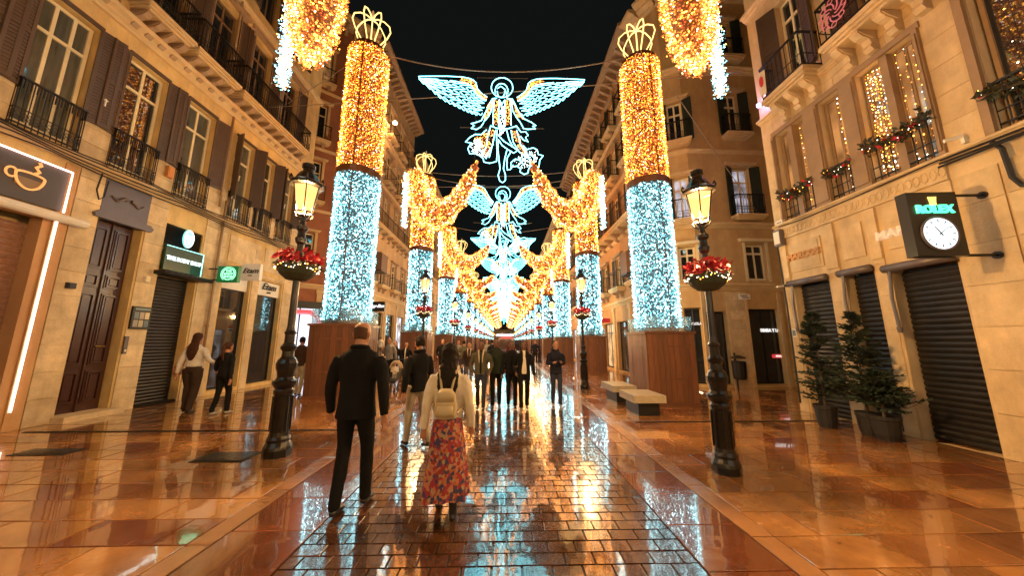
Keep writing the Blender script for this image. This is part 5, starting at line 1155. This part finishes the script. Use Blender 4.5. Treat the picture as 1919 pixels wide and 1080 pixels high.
# red ornaments on the right balconies
t = on('R', 'balcony_banner', 'red scrollwork disc hung on the nearer right balcony railing', 'ornament', 5.3, 8.2, .56)
b = MB()
for k in range(8):
    a0 = k*PI/4; b.tube([((.06+.2*s)*math.cos(a0+s*1.4), 0, (.06+.2*s)*math.sin(a0+s*1.4)*1.2) for s in np.linspace(0, 1, 7)], .012, 4)
    b.tube([(.22*math.cos(a0)+.05*math.cos(a), 0, .27*math.sin(a0)+.05*math.sin(a)) for a in np.linspace(0, 2*PI, 8, endpoint=False)], .009, 4, closed=True)
b.build('scrolls', led('scroll_red', (1, .06, .12), .4), t)
t = on('R', 'balcony_banner', 'red and cream bow hanging on the farther right balcony', 'ornament', 7.1, 8.2, .53)
b = MB(); b.prism([(-.09, -.3), (.09, -.34), (.12, .3), (-.05, .34)], 'y', -.015, .0); b.build('cloth', M('cream_cloth', (.6, .5, .35), .7), t); b = MB(); b.prism([(.06*math.cos(a), .15*math.sin(a)+.05) for a in np.linspace(0, 2*PI, 10, endpoint=False)], 'y', -.03, -.016); b.build('bow', pinkM, t)
t = on('R', 'uplight', 'small violet uplight at the corner balcony of the right building', 'spotlight', 7.55, 7.9, .3); b = MB(); b.lathe([(.04, 0), (.05, .02), (.05, .08), (.001, .08)], 10); b.build('lens', led('violet', (.5, .3, 1), 8), t)
l = bpy.data.lights.new('violet_lamp', 'POINT'); l.energy = 26; l.color = (.55, .38, 1); l.shadow_soft_size = .05; o = bpy.data.objects.new('violet_lamp', l); COL.objects.link(o); o.parent = t; o.location = (0, -.02, .25)

# ================================================================ PEOPLE
SKIN = M('skin', (.36, .17, .1), .5, var=.06)
def remesh(mb, name, m, vox, parent, smooth_it=4, wr=0.0, wf=9, seed=0, mi=None):
    me = mb.mesh('tmp', m); o = bpy.data.objects.new('tmp', me)
    r = o.modifiers.new('r', 'REMESH'); r.mode = 'VOXEL'; r.voxel_size = vox; r.use_smooth_shade = True
    s = o.modifiers.new('s', 'SMOOTH'); s.iterations = smooth_it; s.factor = .5
    me2 = convert(o); me2.name = name; bpy.data.meshes.remove(me)
    if wr:
        for v in me2.vertices:
            c = v.co; q = Vector((c.x*wf+seed, c.y*wf, c.z*wf*.6)); v.co = c+v.normal*(wr*(noise.noise(q)+.6*abs(noise.noise(q*2.1))-.2))
    me2.materials.clear(); me2.materials.append(m); me2.polygons.foreach_set('use_smooth', [True]*len(me2.polygons)); me2.update()
    return put(name, me2, parent)
V3 = Vector
def person(label, x, y, face, h, pose, top, bottom, hair='short', hairc=(.015, .01, .008), build=1.0, skin=None, vox=.02, long_coat=0, group=None, extras=None, skirt=None, open_shirt=None, beard=False, hood=False, shoes=(.012, .01, .01), topr=.75, collar=None, wr=.009, skull=None, shoulder=1.0, legw=1.0):
    """local: forward +Y, z up, metres for a 1.75 m person; pose: ls/rs leg swing, la/ra arm mode"""
    t = thing('person', label, 'person', (x, y, 0), face, group, h/1.75)
    sk = skin or SKIN; ls, rs = pose.get('legs', (.12, -.12)); la, ra = pose.get('arms', ('down', 'down')); asw = pose.get('asw', .1)
    J = {}
    for s, sw in ((-1, ls), (1, rs)):
        hip = V3((s*.09, 0, .93)); ankle = V3((s*.085+pose.get('stance', 0)*s, sw, .09+max(0, -sw-.1)*.35)); kn = (hip+ankle)/2+V3((0, .035+max(0, -sw)*.18, .02))
        J[s] = (hip, kn, ankle, sw)
    A = {}
    for s, md in ((-1, la), (1, ra)):
        sh = V3((s*.18*shoulder*build, -.005, 1.405)); sw = asw*(1 if s < 0 else -1)*(1 if rs > ls else -1)
        if md == 'down': el = sh+V3((s*.065, -.02+sw*.5, -.3)); wr_ = el+V3((s*.02, .05+sw*.6, -.25))
        elif md == 'pocket': el = sh+V3((s*.1, -.07, -.28)); wr_ = el+V3((-s*.06, .13, -.19))
        elif md == 'phone': el = sh+V3((s*.05, .02, -.29)); wr_ = el+V3((-s*.12, .23, .05))
        elif md == 'hold': el = sh+V3((s*.05, .06, -.27)); wr_ = el+V3((-s*.14, .2, .14))
        elif md == 'link': el = sh+V3((s*.12, .02, -.27)); wr_ = el+V3((s*.1, .12, -.08))
        elif md == 'belly': el = sh+V3((s*.1, -.02, -.29)); wr_ = el+V3((-s*.14, .17, -.03))
        A[s] = (sh, el, wr_)
    def hand(b, wr_, el, s, k=1.0):
        d = (wr_-el).normalized(); fwd = V3((0, 1, 0)); side = d.cross(fwd); side = side.normalized() if side.length > .2 else V3((1, 0, 0)); pn = side.cross(d).normalized()
        b.loft([(wr_-d*.02, .02, .026), (wr_+d*.02, .017, .032), (wr_+d*.06, .016, .04), (wr_+d*.09, .014, .038)], 10, ref=tuple(side))
        for i, (L_, off) in enumerate(((.068, .029), (.078, .01), (.072, -.009), (.056, -.027))):
            p0 = wr_+d*.08+pn*off; b.tube([p0, p0+d*L_*.5-side*s*.004, p0+d*L_*.8-side*s*.018, p0+d*L_-side*s*.034], [.0095, .009, .008, .006], 6)
        p0 = wr_+d*.025+pn*.028; b.tube([p0, p0+d*.03+pn*.018, p0+d*.062+pn*.016], [.011, .01, .007], 6)
    # ---- body: one continuous surface
    b = MB(); hd = V3((0, .01, 1.635))
    b.loft([(hd+V3((0, .02, -.125)), .02, .03), (hd+V3((0, .03, -.11)), .045, .055), (hd+V3((0, .022, -.075)), .06, .075), (hd+V3((0, .008, -.02)), .07, .09), (hd+V3((0, 0, .03)), .077, .099), (hd+V3((0, -.006, .075)), .07, .088), (hd+V3((0, -.008, .105)), .045, .058), (hd+V3((0, -.008, .116)), .015, .02)], 18, ref=(0, 1, 0))
    b.loft([(V3((0, -.02, 1.42)), .065, .065), (V3((0, -.012, 1.5)), .056, .06), (V3((0, 0, 1.6)), .054, .06)], 14, ref=(0, 1, 0))
    b.loft([(hd+V3((0, .085, .005)), .008, .012), (hd+V3((0, .103, -.02)), .012, .012), (hd+V3((0, .106, -.035)), .018, .012), (hd+V3((0, .09, -.045)), .014, .008)], 8, ref=(0, 1, 0))
    b.loft([(hd+V3((0, .085, -.062)), .02, .012), (hd+V3((0, .088, -.072)), .024, .01), (hd+V3((0, .083, -.082)), .018, .01)], 8, ref=(0, 1, 0))
    for s in (-1, 1): b.loft([(hd+V3((s*.07, -.012, -.04)), .006, .01), (hd+V3((s*.082, -.018, -.01)), .008, .02), (hd+V3((s*.082, -.02, .02)), .006, .018)], 8, ref=(0, 1, 0))
    bw = build
    b.loft([(V3((0, 0, .88)), .13*bw, .09), (V3((0, 0, 1.05)), .12*bw, .085), (V3((0, 0, 1.3)), .15*bw, .095), (V3((0, -.01, 1.42)), .14*bw, .07), (V3((0, -.012, 1.47)), .06, .05)], 16, ref=(0, 1, 0))
    for s in (-1, 1):
        hip, kn, an, sw = J[s]; sh, el, wr_ = A[s]
        b.loft([(hip+V3((0, 0, .02)), .06, .07), (kn, .045, .048), (an, .033, .036), (an+V3((0, .03, -.05)), .03, .03)], 10, ref=(0, 1, 0))
        b.tube([sh, el, wr_], [.045, .035, .026], 10); hand(b, wr_, el, s)
    remesh(b, 'body', sk, max(.0085, vox*.6), t, 2)
    # ---- eyes, brows
    if pose.get('face', True):
        ey = MB()
        for s in (-1, 1): ey.loft([(hd+V3((s*.03, .083, -.003)), .004, .003), (hd+V3((s*.03, .088, .001)), .011, .006), (hd+V3((s*.03, .083, .008)), .004, .003)], 8, ref=(0, 1, 0)); ey.tube([hd+V3((s*.017, .094, .022)), hd+V3((s*.045, .083, .02))], .004, 5)
        ey.build('eyes', M('dark_eye', (.02, .012, .01), .3), t)
    hm = M('hair_%s' % '_'.join('%d' % (c*255) for c in hairc), hairc, .6, var=.3, vscale=20, stretch=(6, 6, 1), bump=.3, bscale=40)
    hb = MB()
    if hair in ('short', 'long', 'pony', 'bun', 'cap'):
        e = .012 if hair != 'long' else .016
        hb.loft([(hd+V3((0, -.045, -.055)), .055+e, .05), (hd+V3((0, -.03, -.01)), .07+e, .072), (hd+V3((0, -.018, .04)), .073+e, .094), (hd+V3((0, -.012, .085)), .064+e, .086), (hd+V3((0, -.01, .115)), .042+e, .056), (hd+V3((0, -.008, .13)), .014, .02)], 18, ref=(0, 1, 0))
    if hair == 'long':
        hb.loft([(hd+V3((0, -.04, .03)), .08, .055), (hd+V3((0, -.07, -.1)), .088, .045), (V3((0, -.1, 1.42)), .115, .045), (V3((0, -.12, 1.3)), .112, .036), (V3((0, -.12, 1.2)), .07, .022), (V3((0, -.115, 1.14)), .03, .012)], 14, ref=(0, 1, 0))
    if hair == 'pony': hb.loft([(hd+V3((0, -.08, .05)), .03, .03), (hd+V3((.0, -.14, -.0)), .035, .035), (V3((.02, -.15, 1.45)), .04, .03), (V3((.03, -.13, 1.3)), .02, .015)], 10, ref=(0, 1, 0))
    if hair == 'bun': hb.loft([(hd+V3((0, -.08, .06)), .02, .02), (hd+V3((0, -.1, .09)), .045, .045), (hd+V3((0, -.1, .14)), .02, .02)], 10, ref=(0, 1, 0))
    if hair == 'stubble': hb.loft([(hd+V3((0, -.04, -.06)), .055, .055), (hd+V3((0, -.02, .0)), .0735, .083), (hd+V3((0, -.012, .05)), .072, .0895), (hd+V3((0, -.01, .062)), .06, .08)], 18, ref=(0, 1, 0))
    if hb.v: remesh(hb, 'hair' if hair != 'cap' else 'cap', hm, max(.0085, vox*.6), t, 2, wr=.008 if hair != 'stubble' else .0, wf=34)
    if beard:
        bb_ = MB(); bb_.loft([(hd+V3((0, .035, -.125)), .035, .04), (hd+V3((0, .03, -.1)), .056, .064), (hd+V3((0, .024, -.075)), .065, .074), (hd+V3((0, .015, -.055)), .067, .07)], 14, ref=(0, 1, 0)); remesh(bb_, 'beard', hm, .01, t, 1)
    # ---- trousers or skirt, shoes
    if skirt:
        z0 = skirt; b = MB(); n = 44; rings = []
        for i in range(22):
            f = i/21; z = 1.02-(1.02-z0)*f; R0 = .13+.1*f**.8; base = len(b.v)
            for k in range(n):
                a = 2*PI*k/n; fold = 1+.07*f*math.sin(a*7+.5*math.sin(f*3))+.035*f*math.sin(a*12+2)
                b.v.append((R0*fold*1.05*math.cos(a), R0*fold*.95*math.sin(a)+(.03*f*math.sin(a+1)), z+(.02*math.sin(a*3) if i == 21 else 0)))
            if i:
                for k in range(n): a0 = base-n+k; a1 = base-n+(k+1) % n; b.f.append((a0, a1, a1+n, a0+n)); b.mi.append(0)
        so = b.build('skirt', bottom, t, smooth=True); 
    else:
        b = MB(); lw_ = legw
        b.loft([(V3((0, 0, .86)), .14*bw, .1), (V3((0, -.01, .95)), .155*bw, .115), (V3((0, 0, 1.04)), .14*bw, .1)], 16, ref=(0, 1, 0))
        for s in (-1, 1):
            hip, kn, an, sw = J[s]
            b.loft([(hip+V3((0, 0, .03)), .085*lw_, .095*lw_), (hip.lerp(kn, .4), .082*lw_, .09*lw_), (kn+V3((0, 0, .03)), .064*lw_, .066*lw_), (kn.lerp(an, .4), .06*lw_, .064*lw_), (an+V3((0, 0, .02)), .052*lw_, .056*lw_), (an+V3((0, .005, -.025)), .052*lw_, .06*lw_)], 14, ref=(0, 1, 0))
        remesh(b, 'trousers', bottom, vox, t, 3, wr=wr, wf=13, seed=x)
    shm = M('shoe_%s' % '_'.join('%d' % (c*255) for c in shoes), shoes, .35)
    b = MB()
    for s in (-1, 1):
        an = J[s][2]; lift = an.z-.09; toe = -.6*lift if J[s][3] < 0 else 0
        if skirt: b.loft([(an+V3((0, .02, -.05)), .04, .05), (an+V3((0, 0, .03)), .042, .048), (an+V3((0, 0, .14)), .05, .052)], 10, ref=(0, 1, 0))
        p = an+V3((0, -.05, -.055)); b.loft([(p, .025, .02), (p+V3((0, .03, .005)), .036, .035), (p+V3((0, .1, toe*.5)), .036, .034), (p+V3((0, .17, toe-.008)), .043, .024), (p+V3((0, .215, toe-.012)), .03, .018)], 12, ref=(0, 0, 1))
    remesh(b, 'shoes', shm, max(.01, vox*.7), t, 2)
    # ---- upper garment
    hem = long_coat or .9; b = MB(); e = 1.0
    b.loft([(V3((0, 0, hem)), (.17+.015*(hem < .85))*bw, .135), (V3((0, 0, max(hem+.06, .98))), .165*bw, .128), (V3((0, 0, 1.12)), .158*bw, .12), (V3((0, .005, 1.28)), .178*bw, .13), (V3((0, -.005, 1.36)), .182*bw*shoulder, .118), (V3((0, -.01, 1.43)), .15*bw*shoulder, .1), (V3((0, -.012, 1.47)), .11*bw*shoulder, .085), (V3((0, -.012, 1.51)), .07, .068)], 20, ref=(0, 1, 0))
    b.tube([A[-1][0]+V3((.04, 0, 0)), A[1][0]-V3((.04, 0, 0))], .055, 10)
    for s in (-1, 1):
        sh, el, wr_ = A[s]; d = (wr_-el).normalized()
        b.tube([sh+V3((-s*.02, 0, .0)), sh.lerp(el, .3), el-(el-sh)*.03, el.lerp(wr_, .5), wr_-d*.005], [.06, .066, .056, .05, .042], 12)
    remesh(b, 'jacket', top, vox, t, 4, wr=wr*1.3, wf=11, seed=y)
    if collar or hood:
        b = MB(); cm = collar or top; b.tube([(.075*math.cos(a), -.012+.07*math.sin(a), 1.5+.012*math.sin(-a)) for a in np.linspace(-PI*1.22, PI*.22, 14)], .024 if not hood else .034, 8)
        if collar and pose.get('open'): 
            for s in (-1, 1): b.tube([(s*.065, .04, 1.5), (s*.06, .1, 1.42), (s*.045, .128, 1.3), (s*.04, .13, 1.18)], [.024, .022, .017, .01], 8)
        remesh(b, 'collar' if not hood else 'hood', cm, .012, t, 2)
    if open_shirt:
        m_, wd_ = open_shirt; b = MB(); b.loft([(V3((0, .03, hem+.02)), wd_, .113), (V3((0, .03, 1.12)), wd_*.95, .1), (V3((0, .036, 1.28)), wd_*.9, .104), (V3((0, .02, 1.42)), wd_*.7, .09), (V3((0, .0, 1.5)), .06, .068)], 16, ref=(0, 1, 0)); remesh(b, 'shirt', m_, .014, t, 2, wr=.003)
    if pose.get('hold'): pass
    return t, A
def cloth(name, c, r=.85): return M('cloth_'+name, c, r, var=.2, vscale=8, bump=.35, bscale=110)
black = cloth('black_wool', (.009, .009, .010), .9); blackt = cloth('black_trouser', (.008, .008, .009), .85); navy = cloth('navy', (.012, .014, .025), .8)
cream = cloth('cream_knit', (.6, .53, .44)); beige = cloth('beige', (.34, .29, .22)); olive = cloth('olive', (.075, .07, .05)); denim = cloth('dark_denim', (.03, .035, .06)); shear = cloth('shearling', (.5, .42, .3))
darkb = cloth('dark_brown', (.045, .025, .018)); greyk = cloth('grey_knit', (.2, .18, .16)); greyj = cloth('grey_jean', (.16, .13, .12)); white_ = cloth('white_blouse', (.55, .52, .48)); greenb = cloth('dark_green', (.02, .025, .018)); red_ = cloth('burgundy', (.1, .02, .02))
dk = M('skin_dark', (.13, .06, .04), .45, var=.06)
person('bald man in a long black coat walking away in the foreground', -1.52, 3.5, -.02, 1.85, dict(legs=(-.1, .14), arms=('down', 'down'), asw=.06, face=False), black, blackt, hair='stubble', hairc=(.07, .035, .022), build=1.07, vox=.013, long_coat=.83, collar=black, shoulder=1.08, wr=.005)
w1, _ = person('long haired woman in a cream cardigan and floral skirt walking away', -.56, 3.4, .04, 1.62, dict(legs=(.16, -.14), arms=('down', 'down'), asw=.04, face=False, stance=.01), cream, floralM, hair='long', vox=.013, skirt=.2, long_coat=.96, build=.94, shoulder=.96)
# backpack
s = 1.62/1.75; t = thing('backpack', 'small beige backpack worn by the woman in the floral skirt', 'bag', (-.56, 3.4, 0), .04, scale=s); bpk = M('beige_leather', (.42, .33, .2), .5, bump=.15)
b = MB(); b.loft([(V3((0, -.2, 1.0)), .09, .045), (V3((0, -.205, 1.03)), .115, .06), (V3((0, -.205, 1.15)), .112, .06), (V3((0, -.195, 1.25)), .095, .05), (V3((0, -.185, 1.29)), .05, .03)], 18, ref=(0, 1, 0)); remesh(b, 'bag', bpk, .01, t, 3)
b = MB(); b.loft([(V3((0, -.262, 1.03)), .075, .012), (V3((0, -.266, 1.06)), .085, .018), (V3((0, -.264, 1.13)), .08, .014)], 12, ref=(0, 1, 0)); b.build('pocket', bpk, t, smooth=True)
b = MB(); b.loft([(V3((0, -.25, 1.17)), .085, .014), (V3((0, -.25, 1.24)), .085, .02), (V3((0, -.215, 1.285)), .07, .03)], 12, ref=(0, 1, 0)); b.build('flap', bpk, t, smooth=True)
for sd in (-1, 1):
    b = MB(); b.tube([(sd*.05, -.17, 1.28), (sd*.09, -.1, 1.47), (sd*.1, 0, 1.51), (sd*.1, .1, 1.42), (sd*.13, .11, 1.25), (sd*.16, -.02, 1.08), (sd*.11, -.17, 1.04)], .013, 6); b.build('strap', bpk, t)
person('dark haired bearded man in a black jacket and pale trousers behind the woman', -1.4, 5.45, .55+.15, 1.73, dict(legs=(.16, -.24), arms=('down', 'down'), asw=.08), black, beige, hair='short', beard=True, vox=.017, long_coat=.86, hood=True)
person('woman in a white blouse and long dark trousers arm in arm near the left windows', -7.42, 8.05, .12, 1.84, dict(legs=(.05, -.08), arms=('down', 'link'), face=False), white_, cloth('brown_trouser', (.04, .025, .018)), hair='long', hairc=(.05, .02, .012), build=.9, vox=.018, long_coat=1.0, legw=1.25)
person('woman dressed all in black walking beside the white blouse woman', -6.5, 7.85, -.1, 1.62, dict(legs=(-.12, .1), arms=('link', 'down'), face=False), black, blackt, hair='pony', hairc=(.05, .02, .012), build=.92, vox=.018, long_coat=.9, shoes=(.3, .3, .3))
t = thing('handbag', 'small tan shoulder bag on the hip of the white blouse woman', 'bag', (-7.78, 8.05, .98)); b = MB(); b.loft([(V3((0, 0, -.12)), .05, .1), (V3((0, 0, .02)), .055, .12), (V3((0, 0, .1)), .03, .1)], 12, ref=(0, 1, 0)); b.build('bag', M('tan_leather', (.35, .14, .06), .45), t, smooth=True); b = MB(); b.tube([(0, -.1, .06), (.15, -.08, .45), (.2, .0, .62), (.12, .08, .3), (0, .1, .06)], .008, 5); b.build('strap', MATS['tan_leather'], t)
person('man in a dark brown jacket half hidden behind the left timber plinth', -6.35, 10.4, .2, 1.78, dict(legs=(.08, -.1), arms=('pocket', 'pocket'), face=False), darkb, beige, hair='short', vox=.02, long_coat=.88)
person('man in an olive jacket with a pale shearling collar walking towards the camera', -.57, 8.24, PI-.03, 1.66, dict(legs=(.12, -.12), arms=('pocket', 'pocket'), open=True), olive, denim, hair='short', skin=dk, vox=.018, long_coat=.88, collar=shear, open_shirt=(black, .05), build=1.04)
person('tall man in a dark green coat next to the olive jacket', -.2, 8.5, PI, 1.72, dict(legs=(-.1, .12), arms=('pocket', 'down')), greenb, blackt, hair='short', skin=dk, vox=.018, long_coat=.84, build=1.12)
person('man in a black jacket with his hand out beside the cream shirt', .2, 8.45, PI+.05, 1.65, dict(legs=(.1, -.1), arms=('belly', 'down')), black, blackt, hair='short', skin=dk, vox=.018, long_coat=.88)
person('man in an open black jacket over a cream shirt walking towards the camera', .5, 8.22, PI+.02, 1.65, dict(legs=(-.12, .12), arms=('down', 'pocket')), black, blackt, hair='short', skin=dk, vox=.017, long_coat=.88, open_shirt=(cream, .1), shoes=(.15, .13, .12))
pz, Ap_ = person('young man in a navy jacket looking down at his phone', 1.36, 8.58, PI+.05, 1.66, dict(legs=(.1, -.08), arms=('phone', 'phone')), navy, denim, hair='short', vox=.018, long_coat=.86, hood=True, shoes=(.3, .3, .3))
t = thing('phone', 'dark phone held by the young man in navy', 'phone', (1.36, 8.3, 1.19)); b = MB(); b.box(-.035, .035, -.005, .005, -.02, .11); b.build('case', ironM, t, rot=(.6, 0, 0)); b = MB(); b.box(-.03, .03, .006, .008, -.015, .105); b.build('screen', led('phone_glow', (.6, .7, 1), .8), t, rot=(.6, 0, 0))
person('person in a grey coat with a cream scarf walking in the far middle', -1.3, 12.3, PI, 1.6, dict(legs=(.1, -.1), arms=('pocket', 'down'), open=True), darkb, greyj, hair='short', vox=.022, long_coat=.8, collar=shear)
person('woman in a long black coat over a pale top left of the centre', -4.15, 13.95, PI-.1, 1.6, dict(legs=(.05, -.05), arms=('pocket', 'pocket')), black, blackt, hair='long', vox=.022, long_coat=.6, open_shirt=(cream, .06))
person('man in a grey sweater holding a small child by the left shops', -4.45, 12.8, PI-.4, 1.8, dict(legs=(.04, -.04), arms=('down', 'hold')), greyk, blackt, hair='short', vox=.022)
person('small child in a cream top carried by the man in the grey sweater', -4.75, 12.6, .3, .82, dict(legs=(.1, .0), arms=('link', 'down'), face=False), cream, greyk, hair='short', hairc=(.1, .05, .03), vox=.03)
for o in sc.objects:
    if o.get('label', '').startswith('small child in'): o.location.z = 1.0
person('dark haired woman in a black jacket behind the man holding a child', -4.5, 13.6, PI, 1.65, dict(legs=(.05, -.05), arms=('down', 'down')), black, blackt, hair='long', vox=.024)
far = [(-3.0, 16.0, PI, 1.75, black, blackt, 'man in a black coat behind the bearded man near the left curb'), (-2.5, 18, PI, 1.7, greyk, denim, 'person in a grey jacket far back on the left of the road'), (-1.9, 15.5, 0, 1.68, olive, denim, 'person in an olive coat walking away far back on the left'),
       (-.6, 17, 0, 1.72, navy, blackt, 'person in navy walking away in the road centre'),
       (.4, 19, PI, 1.7, red_, blackt, 'person in a burgundy jacket deep in the road centre'), (-1.2, 23, PI, 1.72, greyk, denim, 'person in a grey sweater deep on the left of the road'), (2.3, 24, PI, 1.7, navy, blackt, 'person in navy far back by the right kerb'),
      ]
for x, y, f, hh, tp, bt, lb_ in far: person(lb_, x, y, f, hh, dict(legs=(.1, -.1), arms=(R_.choice(['down', 'pocket']),)*2), tp, bt, hair='short', vox=.032, long_coat=.85, wr=.004, build=1.05)
# stroller with a toddler
t = thing('stroller', 'pushchair with a pale hood beside the woman in the long black coat', 'stroller', (-3.75, 11.5, 0), PI)
fm_ = M('stroller_frame', (.02, .02, .022), .35, metal=.5)
b = MB()
for s in (-1, 1): b.tube([(s*.2, .32, .12), (s*.19, -.1, .55), (s*.18, -.4, 1.0)], .014, 6); b.tube([(s*.2, -.3, .12), (s*.18, .1, .5)], .014, 6)
b.tube([(-.18, -.4, 1.0), (.18, -.4, 1.0)], .018, 6); b.build('frame', fm_, t)
for s in (-1, 1):
    for yy in (.32, -.3): b = MB(); b.tube([(s*.21-.02, yy, .11), (s*.21+.02, yy, .11)], .1, 14); b.build('wheel', fm_, t)
b = MB(); b.loft([(V3((0, .28, .3)), .13, .05), (V3((0, .1, .36)), .15, .06), (V3((0, -.1, .42)), .15, .08), (V3((0, -.2, .7)), .15, .04)], 12, ref=(0, 0, 1)); b.build('seat', M('seat_fabric', (.03, .03, .035), .8), t, smooth=True)
b = MB()
b.tube([(.17*math.cos(a), .05, .72+.2*math.sin(a)) for a in np.linspace(0, PI, 12)], .03, 8); b.loft([(V3((0, .08, .78)), .17, .14), (V3((0, -.05, .79)), .18, .16), (V3((0, -.2, .74)), .12, .14)], 14, ref=(0, 0, 1)) if False else b.tube([(.17*math.cos(a), -.06, .71+.22*math.sin(a)) for a in np.linspace(0, PI, 12)], .07, 8)
b.build('hood', cloth('fur_trim', (.38, .28, .18)), t, smooth=True)
tt, _ = person('toddler in a cream jacket sitting in the pushchair', -3.75, 11.42, PI, .8, dict(legs=(.22, .2), arms=('belly', 'belly')), cream, greyk, hair='short', hairc=(.12, .06, .03), vox=.03)
tt.location.z = .12

bpy.data.scenes.remove(TS)
